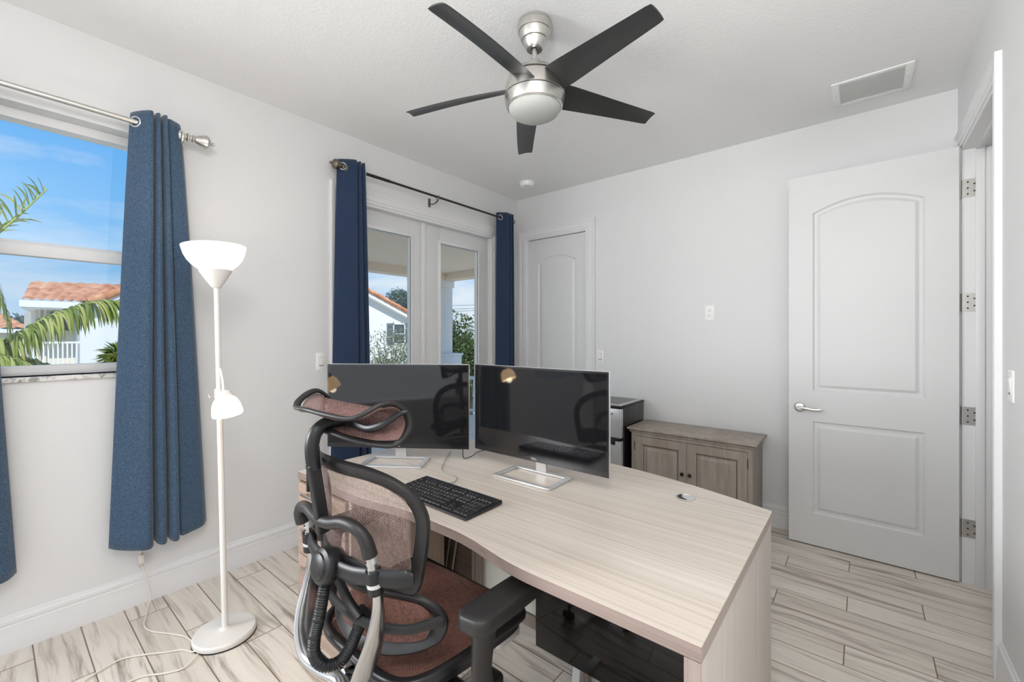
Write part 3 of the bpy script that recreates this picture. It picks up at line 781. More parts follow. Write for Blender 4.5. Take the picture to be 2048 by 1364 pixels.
mb.build('pole', M['lamp_white'], t)
tilt = Matrix.Rotation(math.radians(-2.5), 4, 'Y') @ Matrix.Rotation(math.radians(2.0), 4, 'X')
MB().lathe([(0.016, 0.0), (0.020, 0.004), (0.045, 0.042), (0.066, 0.078), (0.064, 0.080), (0.03, 0.082)], top - Vector((0, 0, 0.006)), 40, tilt).build('shade_holder', M['lamp_white'], t)
def emissive(name, col, strength, base=(0.9, 0.88, 0.84)):
    m, n, b = mat(name, base, 0.4)
    b.inputs['Emission Color'].default_value = (*col, 1); b.inputs['Emission Strength'].default_value = strength
    return m
M['shade_lit'] = emissive('lit_shade', (1.0, 0.92, 0.80), 0.86, (0.8, 0.78, 0.74))
M['shade_lit2'] = emissive('lit_reading_shade', (1.0, 0.66, 0.33), 7.5)
pr = [(0.058, 0.074), (0.070, 0.083), (0.090, 0.100), (0.107, 0.122), (0.119, 0.148), (0.126, 0.176), (0.1275, 0.184)]
inn = [(r - 0.004, z + 0.002) for r, z in pr[::-1]]
mb = MB(); vs = []; nn = 56; pp = pr + inn
for r, z in pp:
    for k in range(nn):
        a = 2 * math.pi * k / nn; vs.append(tilt @ Vector((r * math.cos(a), r * math.sin(a), z)) + top)
mb.add(vs, [[i * nn + k, i * nn + (k + 1) % nn, (i + 1) * nn + (k + 1) % nn, (i + 1) * nn + k] for i in range(len(pp) - 1) for k in range(nn)])
mb.build('bowl_shade', M['shade_lit'], t)
bl = add_light('torchiere_bulb', 'POINT', top + Vector((0, 0, 0.140)), 1.5, (1.0, 0.86, 0.68), shadow_soft_size=0.03)
# reading arm
cl_ = btm + (top - btm) * ((1.105 - 0.034) / (1.612 - 0.034))
mb = MB(); mb.tube([cl_ - dirv * 0.035, cl_ + dirv * 0.035], 0.0185, 16); mb.build('clamp', M['lamp_white'], t)
mb = MB(); mb.tube([cl_ + Vector((-0.012, -0.014, 0)), cl_ + Vector((-0.026, -0.032, 0.0))], 0.004, 8); mb.tube([cl_ + Vector((-0.024, -0.030, -0.008)), cl_ + Vector((-0.028, -0.035, 0.010))], 0.005, 8); mb.build('thumb_screw', M['nickel'], t)
tip = Vector((-2.078, 0.628, 1.150))
arm = spline([cl_ + Vector((0.010, -0.002, 0.010)), cl_ + Vector((0.020, -0.004, 0.062)), cl_ + Vector((0.075, -0.020, 0.128)), cl_ + Vector((0.150, -0.036, 0.118)), tip + Vector((-0.018, 0.004, 0.030)), tip], 8)
MB().tube(arm, 0.0058, 10).build('gooseneck', M['lamp_white'], t)
ax = Vector((0.46, 0.03, -1.0)).normalized(); Rr = ax.to_track_quat('-Z', 'Y').to_matrix().to_4x4()
MB().lathe([(0.030, -0.048), (0.031, -0.020), (0.027, -0.004), (0.010, 0.004)], tip, 28, Rr).build('socket_cup', M['lamp_white'], t)
pr = [(0.018, -0.022), (0.031, -0.027), (0.043, -0.040), (0.051, -0.060), (0.0545, -0.084), (0.055, -0.100)]
inn = [(r - 0.003, z - 0.001) for r, z in pr[::-1]]; pp = pr + inn; nn = 44
mb = MB(); vs = []
for r, z in pp:
    for k in range(nn):
        a = 2 * math.pi * k / nn; vs.append(Rr @ Vector((r * math.cos(a), r * math.sin(a), z)) + tip)
mb.add(vs, [[i * nn + k, i * nn + (k + 1) % nn, (i + 1) * nn + (k + 1) % nn, (i + 1) * nn + k] for i in range(len(pp) - 1) for k in range(nn)])
mb.build('reading_shade', M['shade_lit2'], t)
M['bulb'] = emissive('lit_bulb', (1.0, 0.72, 0.40), 12.0)
mb = MB(); mb.lathe([(0.006, -0.030), (0.016, -0.022), (0.024, -0.002), (0.022, 0.014), (0.012, 0.028), (0.010, 0.036)], tip + ax * 0.060, 20, Rr @ Matrix.Rotation(0, 4, 'X')); mb.build('bulb', M['bulb'], t)
add_light('reading_bulb', 'POINT', tip + ax * 0.106, 0.35, (1.0, 0.84, 0.62), shadow_soft_size=0.02)
# lamp cord
M['cord'] = plain('ivory_cord', srgb(226, 220, 208), 0.45)
z_ = 0.006
P1 = [(-2.874, 0.497, 0.34), (-2.874, 0.500, 0.24), (-2.868, 0.512, 0.17), (-2.862, 0.528, 0.10), (-2.856, 0.536, 0.03), (-2.82, 0.520, z_), (-2.719, 0.492, z_), (-2.656, 0.474, z_), (-2.581, 0.482, z_), (-2.483, 0.536, z_), (-2.401, 0.573, z_ + 0.003), (-2.308, 0.587, z_ + 0.004), (-2.262, 0.597, 0.010),
      (-2.260, 0.565, 0.010), (-2.314, 0.543, z_), (-2.355, 0.490, z_), (-2.416, 0.418, z_), (-2.449, 0.358, z_), (-2.432, 0.294, z_), (-2.404, 0.244, z_), (-2.33, 0.19, z_), (-2.25, 0.20, z_), (-2.24, 0.29, z_), (-2.265, 0.358, z_), (-2.255, 0.405, z_), (-2.209, 0.460, z_), (-2.184, 0.521, z_), (-2.225, 0.575, 0.010)]
c_ = MB().tube(spline(P1, 8), 0.0032, 8).build('lamp_cord', M['cord'], org=(-2.5, 0.45, 0.0))
tag(c_, 'thin ivory power cord looping over the floor beside the floor lamp', 'cord')
p_ = thing('wall_plug', 'small pale plug hanging on the cord below the blue curtain', 'plug', (-2.872, 0.502, 0.245))
mb = MB(); mb.box(-2.885, -2.862, 0.492, 0.512, 0.215, 0.262, 0.003); mb.build('plug_body', M['cord'], p_)
mb = MB(); mb.box(-2.880, -2.867, 0.495, 0.497, 0.195, 0.216); mb.box(-2.880, -2.867, 0.507, 0.509, 0.195, 0.216); mb.build('prongs', M['nickel'], p_)

# ------------------------------------------------------------------ desk
DX0, DX1, DYF, DYB, DT = -2.055, -0.255, 0.910, 1.800, 0.750
DC = (DX0 + DX1) / 2
t = thing('executive_desk', 'light oak laminate bow-front desk with drawers on the left', 'desk', (DC, 1.35, 0))
def front_edge(x):
    d = abs(x - DC)
    if d > 0.46: return DYF + 0.012
    s_ = 0.5 + 0.5 * math.cos(math.pi * min(1, max(0, (d - 0.10) / 0.36)))
    return DYF + 0.012 + 0.045 * s_
def back_edge(x):
    q = (x - DC) / ((DX1 - DX0) / 2)
    return DYB + 0.175 * (1 - q * q)
N_ = 60
fr_ = [(DX0 + (DX1 - DX0) * i / N_) for i in range(N_ + 1)]
poly = [(x, front_edge(x)) for x in fr_] + [(x, back_edge(x)) for x in fr_[::-1]]
mb = MB(); n0 = len(poly)
g1_ = Vector((-0.541, 1.732)); GR = 0.030
def top_part(mb):
    # top sheet (mi 0), edge band (mi 1)
    e = 0.0015
    ring = [Vector((x, y, DT)) for x, y in poly]
    # strips between front and back edge, leaving the grommet hole to a sunk insert
    k = N_ + 1
    vs = [(x, front_edge(x), DT) for x in fr_] + [(x, back_edge(x), DT) for x in fr_]
    vs += [(x, front_edge(x), DT - 0.034) for x in fr_] + [(x, back_edge(x), DT - 0.034) for x in fr_]
    mb.add(vs, [[i, i + 1, k + i + 1, k + i] for i in range(N_)], 0)
    o = len(mb.v) - len(vs)
    for i in range(N_):
        mb.f.append([o + 2 * k + i, o + 3 * k + i, o + 3 * k + i + 1, o + 2 * k + i + 1]); mb.m.append(0)
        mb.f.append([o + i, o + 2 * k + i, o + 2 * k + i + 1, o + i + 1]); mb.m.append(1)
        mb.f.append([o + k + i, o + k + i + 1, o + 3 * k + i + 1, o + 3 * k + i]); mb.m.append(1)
    mb.f.append([o, o + k, o + 3 * k, o + 2 * k]); mb.m.append(2)
    mb.f.append([o + k - 1, o + 3 * k - 1, o + 4 * k - 1, o + 2 * k - 1]); mb.m.append(2)
top_part(mb)
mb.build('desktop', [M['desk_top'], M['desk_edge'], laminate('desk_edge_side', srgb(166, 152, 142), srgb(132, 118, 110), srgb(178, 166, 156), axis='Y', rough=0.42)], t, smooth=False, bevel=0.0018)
MB().box(-0.291, -0.257, 0.926, 1.785, 0.0, 0.714, 0.001).build('side_panel', [M['desk_side']], t)
MB().box(-0.2912, -0.2568, 0.9240, 0.9262, 0.0, 0.714).build('edge_band', M['edge_v'], t, label='darker edge band on the front of the right side panel')
MB().box(-2.050, -2.028, 0.926, 1.785, 0.0, 0.714, 0.001).build('side_panel', M['drawer_side'], t)
MB().box(-2.0502, -2.0278, 0.9240, 0.9262, 0.0, 0.714).build('edge_band', M['edge_v'], t)
# drawer pedestal
mb = MB(); mb.box(-1.612, -1.592, 0.926, 1.420, 0.0, 0.714, 0.001); mb.box(-2.028, -1.612, 1.400, 1.420, 0.05, 0.714); mb.box(-2.028, -1.612, 0.935, 1.40, 0.05, 0.07)
mb.build('pedestal', M['drawer_side'], t)
MB().box(-2.028, -1.612, 0.940, 0.955, 0.0, 0.112).build('kick_plate', M['drawer'], t)
for z0, z1 in ((0.556, 0.708), (0.388, 0.550), (0.116, 0.382)):
    d = MB().box(-2.025, -1.615, 0.912, 0.930, z0, z1, 0.0012).build('drawer', M['drawer'], t)
    zh = z1 - 0.032
    mb = MB(); mb.box(-1.945, -1.700, 0.882, 0.891, zh - 0.006, zh + 0.006, 0.002)
    for x in (-1.925, -1.720): mb.box(x - 0.005, x + 0.005, 0.889, 0.913, zh - 0.004, zh + 0.004, 0.001)
    mb.build('drawer_handle', M['nickel'], d)
# modesty panels, posts, frosted panel
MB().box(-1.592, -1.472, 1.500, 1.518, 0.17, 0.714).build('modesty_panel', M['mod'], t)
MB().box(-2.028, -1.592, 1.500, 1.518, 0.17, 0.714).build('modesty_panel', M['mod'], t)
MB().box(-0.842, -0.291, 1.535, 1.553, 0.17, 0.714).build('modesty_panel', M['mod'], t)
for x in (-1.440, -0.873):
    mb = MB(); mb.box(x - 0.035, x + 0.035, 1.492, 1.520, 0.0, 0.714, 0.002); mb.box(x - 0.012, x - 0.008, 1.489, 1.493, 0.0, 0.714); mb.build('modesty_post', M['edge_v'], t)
for x in (-1.396, -0.917):
    mb = MB(); mb.box(x - 0.008, x + 0.008, 1.498, 1.512, 0.12, 0.714, 0.002); mb.box(x - 0.011, x + 0.011, 1.494, 1.516, 0.34, 0.36, 0.002)
    mb.build('aluminium_channel', M['silver'], t)
M['frost_panel'] = plain('frosted_acrylic', srgb(222, 222, 214), 0.32, nscale=3, namp=0.02)
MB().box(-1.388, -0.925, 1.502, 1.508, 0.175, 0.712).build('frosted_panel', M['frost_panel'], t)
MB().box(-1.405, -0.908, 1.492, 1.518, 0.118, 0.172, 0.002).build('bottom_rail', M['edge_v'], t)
# cable grommet in the top
mb = MB(); T = Matrix.Translation((g1_.x, g1_.y, DT))
mb.lathe([(0.034, 0.0), (0.036, 0.002), (0.034, 0.0035), (0.031, 0.0035), (0.030, 0.002)], (g1_.x, g1_.y, DT), 36)
g_ = mb.build('cable_grommet', M['silver'], t)
hole = []
for k in range(17): a = math.radians(125 + 180 * k / 16); hole.append((0.029 * math.cos(a), 0.029 * math.sin(a)))
for k in range(1, 16): a = math.radians(305 - 180 * k / 16); hole.append((0.029 * math.cos(a) * 1.0 + 0.0, 0.029 * math.sin(a) * 1.0)) if False else None
c0 = Vector((0.016, -0.011)); 
arc = []
for k in range(17):
    f = k / 16; a = Vector(hole[-1]).lerp(Vector(hole[0]), f); nrm = Vector((math.cos(math.radians(215)), math.sin(math.radians(215))))
    b_ = a + nrm * 0.012 * math.sin(math.pi * f); arc.append((b_.x, b_.y))
mb = MB(); mb.prism([Vector((x, y)) for x, y in hole[1:-1]] + [Vector(p) for p in arc], 0.0030, 0.0042, 0, T); mb.build('cable_hole', M['dark_slot'], g_)

# black glossy screen standing on the floor under the desk
m, n, b = mat('black_gloss', (0.006, 0.005, 0.005), 0.05, 0, 0.5); M['gloss'] = m
t2 = thing('flat_screen', 'large black glossy flat screen standing on the floor under the desk', 'television', (-0.69, 1.455, 0))
MB().box(-1.068, -0.315, 1.462, 1.488, 0.082, 0.560, 0.004).build('housing', M['black'], t2)
MB().box(-1.066, -0.317, 1.4595, 1.463, 0.084, 0.558, 0.001).build('screen', M['gloss'], t2)
for x in (-0.870, -0.470):
    mb = MB(); mb.prism([(-0.13, 0), (-0.128, 0.010), (-0.02, 0.022), (-0.010, 0.085), (0.010, 0.085), (0.03, 0.022), (0.13, 0.010), (0.13, 0)], -0.016, 0.016, 0, Matrix.Translation((x, 1.472, 0)) @ Matrix.Rotation(math.radians(90), 4, 'Z') @ Matrix.Rotation(math.radians(90), 4, 'X'))
    mb.build('foot', M['silver'], t2)

# power strip and cables under the desk
t3 = thing('power_strip', 'white power strip on the floor behind the desk pedestal', 'power strip', (-1.72, 1.76, 0), rotz=math.radians(-12))
mb = MB(); mb.box(-0.19, 0.19, -0.032, 0.032, 0.0, 0.036, 0.005); mb.build('housing', M['plastic_white'], t3, local=True)
for k in range(5): MB().box(-0.15 + 0.062 * k - 0.014, -0.15 + 0.062 * k + 0.014, -0.016, 0.016, 0.0355, 0.0365).build('socket', M['grey_line'], t3, local=True)
a_ = MB().box(-0.0, 0.0, 0, 0, 0, 0) if False else None
t4 = thing('power_adapter', 'small black power adapter plugged into the white power strip', 'power adapter', (-1.62, 1.738, 0.037))
MB().box(-1.652, -1.588, 1.714, 1.762, 0.037, 0.064, 0.004).build('adapter_body', M['black'], t4)
M['grey_cord'] = plain('grey_cord', srgb(150, 148, 146), 0.5)
for lab, pts in (('straight grey cable hanging from the desktop beside the drawer pedestal', [(-1.585, 1.46, 0.714), (-1.60, 1.50 - 0.02, 0.55), (-1.625, 1.487, 0.36), (-1.66, 1.49, 0.16), (-1.70, 1.56, 0.045), (-1.72, 1.70, 0.04)]),
                 ('grey cable hanging in a shallow curve under the desktop, nearer the knee space', [(-1.540, 1.46, 0.714), (-1.545, 1.475, 0.55), (-1.570, 1.480, 0.36), (-1.60, 1.482, 0.18), (-1.63, 1.55, 0.045), (-1.66, 1.69, 0.04)])):
    c_ = MB().tube(spline(pts, 8), 0.0035, 8).build('power_cable', M['grey_cord'], org=(pts[0][0], pts[0][1], 0)); tag(c_, lab, 'cable', 'cables under the desk')

# ------------------------------------------------------------------ monitors
m, n, b = mat('screen_glass', (0.008, 0.008, 0.009), 0.045, 0, 0.36); M['screen'] = m
b.inputs['Coat Weight'].default_value = 0.0
M['logo'] = plain('logo_grey', srgb(196, 196, 196), 0.4, 0.3)
def monitor(label, c, rz):
    t = thing('monitor', label, 'monitor', (c[0], c[1], DT), 'monitors on the desk', rz)
    w, z0, z1 = 0.735, 0.066, 0.492
    mb = MB()      # open rectangular stand foot
    W2, D2, bw = 0.156, 0.092, 0.022
    outer = []; inner = []
    def rr(hw, hd, r):
        L = []
        for cx, cy, a0 in ((hw - r, hd - r, 0), (-hw + r, hd - r, 90), (-hw + r, -hd + r, 180), (hw - r, -hd + r, 270)):
            for k in range(6): a = math.radians(a0 + 90 * k / 5); L.append((cx + r * math.cos(a), cy + r * math.sin(a)))
        return L
    o_, i_ = rr(W2, D2, 0.014), rr(W2 - bw, D2 - bw, 0.006); k = len(o_)
    vs = [(x, y, 0.001) for x, y in o_] + [(x, y, 0.009) for x, y in o_] + [(x, y, 0.009) for x, y in i_] + [(x, y, 0.001) for x, y in i_]
    mb.add(vs, [[a * k + i, a * k + (i + 1) % k, ((a + 1) % 4) * k + (i + 1) % k, ((a + 1) % 4) * k + i] for a in range(4) for i in range(k)])
    mb.build('stand_foot', M['silver'], t, local=True, bevel=0.0012)
    mb = MB(); y1 = D2 - bw / 2
    mb.add([(-0.030, y1 - 0.006, 0.008), (0.030, y1 - 0.006, 0.008), (0.030, y1 + 0.006, 0.008), (-0.030, y1 + 0.006, 0.008),
            (-0.024, y1 - 0.026, 0.20), (0.024, y1 - 0.026, 0.20), (0.024, y1 - 0.012, 0.20), (-0.024, y1 - 0.012, 0.20)],
           [[0, 3, 2, 1], [4, 5, 6, 7], [0, 1, 5, 4], [1, 2, 6, 5], [2, 3, 7, 6], [3, 0, 4, 7]])
    mb.build('stand_neck', M['silver'], t, local=True, bevel=0.002)
    mb = MB(); mb.box(-w / 2, w / 2, 0.022, 0.036, z0, z1, 0.004); mb.box(-w / 2 + 0.09, w / 2 - 0.09, 0.034, 0.056, z0 + 0.03, z1 - 0.10, 0.010)
    mb.build('housing', M['silver'], t, local=True)
    mb = MB(); mb.box(-w / 2 + 0.0018, w / 2 - 0.0018, 0.0195, 0.0225, z0 + 0.0018, z1 - 0.0018); mb.build('bezel', M['gloss2'], t, local=True)
    mb = MB(); mb.box(-w / 2 + 0.010, w / 2 - 0.010, 0.0188, 0.0198, z0 + 0.024, z1 - 0.009); mb.build('screen', M['screen'], t, local=True)
    vs, fs = text_polys('DELL', 0.0145); T = Matrix.Translation((0, 0.0190, z0 + 0.0135)) @ Matrix.Rotation(math.radians(90), 4, 'X')
    MB().add([T @ v for v in vs], fs).build('logo', M['logo'], t, local=True, smooth=False)
    return t
m, n, b = mat('bezel_black', (0.012, 0.012, 0.013), 0.12, 0, 0.5); M['gloss2'] = m
monitor('left monitor, angled, with silver edge, partly behind the chair headrest', (-1.812, 1.296), math.radians(34.8))
monitor('right monitor, facing square on, reflecting the reading lamp', (-1.149, 1.541), math.radians(0.5))

# ------------------------------------------------------------------ keyboard
KW, KD = 0.443, 0.190
t = thing('keyboard', 'black full-size keyboard lying on the desk in front of the monitors', 'keyboard', (-1.270, 1.131, DT), rotz=math.radians(-0.6))
def kz(y): return 0.009 + (y + KD / 2) / KD * 0.009
mb = MB(); prof = [(-KD / 2, 0.002), (-KD / 2, 0.008), (-KD / 2 + 0.004, 0.010), (KD / 2 - 0.004, 0.0195), (KD / 2, 0.017), (KD / 2, 0.004)]
T = Matrix.Rotation(math.radians(90), 4, 'Z') @ Matrix.Rotation(math.radians(90), 4, 'X')
mb.prism([(y, z) for y, z in prof], -KW / 2, KW / 2, 0, T)
mb.build('keyboard_case', M['black'], t, local=True, bevel=0.003)
M['key'] = plain('key_plastic', srgb(34, 34, 35), 0.42, nscale=40, namp=0.1)
M['legend'] = plain('key_legend', srgb(228, 228, 226), 0.5)
U = 0.0192
rows_ = []
x0_ = -KW / 2 + 0.0115
R = lambda s, **k: s
def rowdef(y, items): rows_.append((y, items))
ytop = KD / 2 - 0.030
fr1 = [('Esc', 0, 1)] + [('F%d' % (i + 1), 2 + i + (0.5 if i > 3 else 0) + (0.5 if i > 7 else 0), 1) for i in range(12)] + [('P', 15.4, 1), ('S', 16.4, 1), ('B', 17.4, 1)]
fr1 += [('', 18.75 + i, 1) for i in range(4)]
def run(keys, st=0):
    out = []; x = st
    for k_, w_ in keys: out.append((k_, x, w_)); x += w_
    return out
nav = lambda a: [(a[i], 15.4 + i, 1) for i in range(3)]
num = lambda a: [(a[i], 18.75 + i, 1) for i in range(len(a))]
layout = [
    (0, fr1, 0.85),
    (1.25, run([(c, 1) for c in '`1234567890-='] + [('', 2)]) + nav(['I', 'H', 'U']) + num(['N', '/', '*', '-']), 1),
    (2.25, run([('', 1.5)] + [(c, 1) for c in 'QWERTYUIOP[]'] + [('\\', 1.5)]) + nav(['D', 'E', 'G']) + num(['7', '8', '9']), 1),
    (3.25, run([('', 1.75)] + [(c, 1) for c in "ASDFGHJKL;'"] + [('', 2.25)]) + num(['4', '5', '6']), 1),
    (4.25, run([('', 2.25)] + [(c, 1) for c in 'ZXCVBNM,./'] + [('', 2.75)]) + [('^', 16.4, 1)] + num(['1', '2', '3']), 1),
    (5.25, run([('', 1.25), ('', 1.25), ('', 1.25), ('', 6.25), ('', 1.25), ('', 1.25), ('', 1.25), ('', 1.25)]) + [('<', 15.4, 1), ('v', 16.4, 1), ('>', 17.4, 1)] + [('0', 18.75, 2), ('.', 20.75, 1)], 1),
]
extra = [('+', 21.75, 2.25, 2), ('', 21.75, 4.25, 2)]
SX = (KW - 0.023) / 22.75; SY = (KD - 0.040) / 6.3
def key_mesh(mb, ch, kx, ky, kw, kh):
    xa, xb = x0_ + kx * SX + 0.0012, x0_ + (kx + kw) * SX - 0.0012
    yb_, ya = KD / 2 - 0.026 - ky * SY - 0.0010, KD / 2 - 0.026 - (ky + kh) * SY + 0.0010
    zb0, zb1 = kz(ya), kz(yb_); h = 0.0042; s_ = 0.0016
    mb.add([(xa, ya, zb0), (xb, ya, zb0), (xb, yb_, zb1), (xa, yb_, zb1), (xa + s_, ya + s_, zb0 + h), (xb - s_, ya + s_, zb0 + h), (xb - s_, yb_ - s_ * 0.7, zb1 + h), (xa + s_, yb_ - s_ * 0.7, zb1 + h)],
           [[0, 3, 2, 1], [4, 5, 6, 7], [0, 1, 5, 4], [1, 2, 6, 5], [2, 3, 7, 6], [3, 0, 4, 7]], 0)
    if ch:
        vs, fs = text_polys(ch, 0.0068 if len(ch) < 2 else 0.0048)
        sl = math.atan2(zb1 - zb0, yb_ - ya)
        T = Matrix.Translation((xa + 0.0058 if kw <= 1 else xa + 0.006, yb_ - 0.0060, zb1 + h - 0.00010 + 0.0)) @ Matrix.Rotation(sl, 4, 'X')
        mb.add([T @ Vector((v.x, v.y, 0.00018)) for v in vs], fs, 1)
allk = [(c, x, y, w_, h_ if h_ == 1 else 1) for y, items, h_ in layout for c, x, w_ in items] + [(c, x, y - 0.0, 1, h_) for c, x, y, h_ in extra]
rest = MB()
for i, (c, x, y, w_, h_) in enumerate(allk):
    if i < 97:
        mb = MB(); key_mesh(mb, c, x, y, w_, h_); mb.build('key', [M['key'], M['legend']], t, local=True, smooth=False)
    else: key_mesh(rest, c, x, y, w_, h_)
if rest.v: r_ = rest.build('number_pad_keys', [M['key'], M['legend']], t, local=True, smooth=False); r_['kind'] = 'stuff'
kb = MB().tube(spline([(-1.742, 1.60, DT + 0.004), (-1.669, 1.504, DT + 0.003), (-1.561, 1.375, DT + 0.003), (-1.503, 1.340, DT + 0.003), (-1.420, 1.331, DT + 0.003), (-1.377, 1.296, DT + 0.003), (-1.372, 1.255, DT + 0.004), (-1.40, 1.224, DT + 0.010)], 8), 0.0018, 8).build('keyboard_cable', M['grey_cord'], org=(-1.5, 1.35, DT))
tag(kb, 'thin grey keyboard cable bending across the desktop below the left monitor', 'cable')
mc = MB().tube(spline([(-1.66, 1.62, DT + 0.20), (-1.645, 1.60, DT + 0.06), (-1.62, 1.575, DT + 0.006), (-1.585, 1.56, DT + 0.004), (-1.575, 1.60, DT + 0.01), (-1.60, 1.66, DT + 0.012), (-1.61, 1.75, DT + 0.006)], 8), 0.0022, 8).build('monitor_cable', M['black'], org=(-1.62, 1.6, DT))
tag(mc, 'short dark cable curling down behind the gap between the two monitors', 'cable')

# ------------------------------------------------------------------ grey cabinet
CX0, CX1, CY0, CY1 = -1.415, -0.570, 3.215, 3.575
t = thing('cabinet', 'low grey-washed two-door wooden cabinet against the back wall', 'cabinet', ((CX0 + CX1) / 2, (CY0 + CY1) / 2, 0))
mb = MB()
mb.box(CX0, CX0 + 0.028, CY0, CY1, 0.085, 0.630); mb.box(CX1 - 0.028, CX1, CY0, CY1, 0.085, 0.630); mb.box(CX0 + 0.028, CX1 - 0.028, CY1 - 0.012, CY1, 0.085, 0.630)
mb.box(CX0 + 0.028, CX1 - 0.028, CY0, CY1 - 0.012, 0.085, 0.105); mb.box(CX0 + 0.028, CX1 - 0.028, CY0, CY0 + 0.022, 0.606, 0.630)
mb.build('carcass', M['grey_wood'], t, bevel=0.001)
mb = MB(); o_ = 0.0
for z0, z1, e in ((0.628, 0.636, 0.008), (0.636, 0.644, 0.016), (0.644, 0.652, 0.012), (0.652, 0.668, 0.028)):
    mb.box(CX0 - e, CX1 + e, CY0 - e, CY1 + 0.012, z0, z1, 0.003)
mb.build('top_board', M['grey_wood'], t)
mb = MB()
for x0, x1, y0, y1 in ((CX0 - 0.008, CX1 + 0.008, CY0 - 0.010, CY0 + 0.012), (CX0 - 0.008, CX0 + 0.012, CY0, CY1), (CX1 - 0.012, CX1 + 0.010, CY0, CY1)):
    mb.box(x0, x1, y0, y1, 0.055, 0.090, 0.004)
mb.build('plinth_moulding', M['grey_wood'], t)
for x in (CX0 + 0.02, CX1 - 0.02):
    for y in (CY0 + 0.02, CY1 - 0.02):
        mb = MB(); mb.tube([(x, y, 0.0), (x, y, 0.03), (x, y, 0.058)], [0.024, 0.034, 0.030], 4, rot=math.pi / 4); mb.build('foot', M['grey_wood'], t)
mid_ = (CX0 + CX1) / 2
for x0, x1, kx, hx_ in ((CX0 + 0.030, mid_ - 0.001, mid_ - 0.028, CX0 + 0.028), (mid_ + 0.001, CX1 - 0.030, mid_ + 0.026, CX1 - 0.028)):
    w_ = x1 - x0; h_ = 0.495
    dm = panel_slab(w_, h_, 0.018, [(0.056, w_ - 0.056, 0.058, h_ - 0.058, False)], depth=0.009, fw=0.042, both=False)
    dm.v = [(x + x0, y + CY0 - 0.001, z + 0.108) for x, y, z in dm.v]
    d = dm.build('door', M['grey_wood'], t, angle=25)
    mb = MB()      # dark glaze line in the groove
    px0, px1, pz0, pz1 = x0 + 0.056, x1 - 0.056, 0.108 + 0.058, 0.108 + h_ - 0.058
    for q in ((px0 + 0.009, px0 + 0.013, pz0 + 0.009, pz1 - 0.009), (px1 - 0.013, px1 - 0.009, pz0 + 0.009, pz1 - 0.009), (px0 + 0.009, px1 - 0.009, pz0 + 0.009, pz0 + 0.013), (px0 + 0.009, px1 - 0.009, pz1 - 0.013, pz1 - 0.009)):
        mb.box(q[0], q[1], CY0 + 0.0066, CY0 + 0.009, q[2], q[3])
    mb.build('glaze_line', M['glaze'], d)
    mb = MB(); mb.lathe([(0.006, 0), (0.005, 0.012), (0.0125, 0.018), (0.013, 0.024), (0.008, 0.029)], (kx, CY0 - 0.001, 0.378), 20, Matrix.Rotation(math.radians(90), 4, 'X')); mb.build('knob', M['rubber'], d)
    for z in (0.175, 0.525):
        mb = MB(); mb.tube([(hx_, CY0 - 0.004, z - 0.028), (hx_, CY0 - 0.004, z + 0.028)], 0.0042, 8)
        for zz in (-0.031, 0.031): mb.lathe([(0.002, -0.004), (0.0052, 0), (0.002, 0.004)], (hx_, CY0 - 0.004, z + zz), 8)
        mb.build('hinge', M['bronze'], d)

# ------------------------------------------------------------------ small fridge
FX0, FX1, FY0, FY1, FH = -1.935, -1.452, 3.112, 3.560, 0.842
t = thing('mini_fridge', 'compact black fridge with silver doors between closet and grey cabinet', 'refrigerator', ((FX0 + FX1) / 2, (FY0 + FY1) / 2, 0))
M['fridge_black'] = plain('fridge_black', srgb(30, 28, 28), 0.22, nscale=30, namp=0.1)
M['steel'] = plain('fridge_silver', srgb(186, 188, 190), 0.3, 0.35, nscale=8, namp=0.02)
mb = MB(); mb.box(FX0 + 0.004, FX1 - 0.004, FY0 + 0.045, FY1, 0.02, FH - 0.022, 0.003); mb.build('body', M['fridge_black'], t)
mb = MB(); mb.box(FX0, FX1, FY0 + 0.005, FY1, FH - 0.024, FH - 0.006, 0.004); mb.build('top_rim', M['black'], t)
MB().box(FX0 + 0.006, FX1 - 0.006, FY0 + 0.010, FY1 - 0.01, FH - 0.006, FH - 0.001, 0.002).build('top_plate', M['steel'], t)
MB().box(FX0 + 0.040, FX1 - 0.050, FY0 + 0.050, FY1 - 0.03, FH - 0.001, FH).build('top_mat', M['fridge_black'], t)
for z0, z1 in ((0.585, 0.812), (0.045, 0.560)):
    d = MB().box(FX0 + 0.004, FX1 - 0.012, FY0, FY0 + 0.042, z0, z1, 0.006).build('door', M['steel'], t)
    MB().box(FX1 - 0.0125, FX1 - 0.004, FY0 + 0.002, FY0 + 0.042, z0, z1, 0.002).build('door_edge', M['silver'], d)
    zz = z0 - 0.012 if z0 > 0.5 else z1 + 0.001
    if z0 > 0.5:
        MB().box(FX0 + 0.006, FX1 - 0.010, FY0 - 0.004, FY0 + 0.040, 0.560, 0.586, 0.003).build('grip_recess', M['black'], d)
        MB().box(FX1 - 0.105, FX1 - 0.052, FY0 - 0.010, FY0 + 0.002, 0.530, 0.572, 0.003).build('door_handle', M['black'], d)
        mb = MB(); mb.box(FX1 - 0.118, FX1 - 0.072, FY0 - 0.0010, FY0 + 0.001, 0.762, 0.778); mb.box(FX1 - 0.114, FX1 - 0.076, FY0 - 0.0014, FY0 - 0.0008, 0.767, 0.773, mi=1); mb.build('badge', [M['rubber'], M['silver']], d)
for x in (FX0 + 0.04, FX1 - 0.04):
    for y in (FY0 + 0.07, FY1 - 0.04): MB().lathe([(0.016, 0.0), (0.014, 0.022)], (x, y, 0), 14).build('foot', M['rubber'], t)

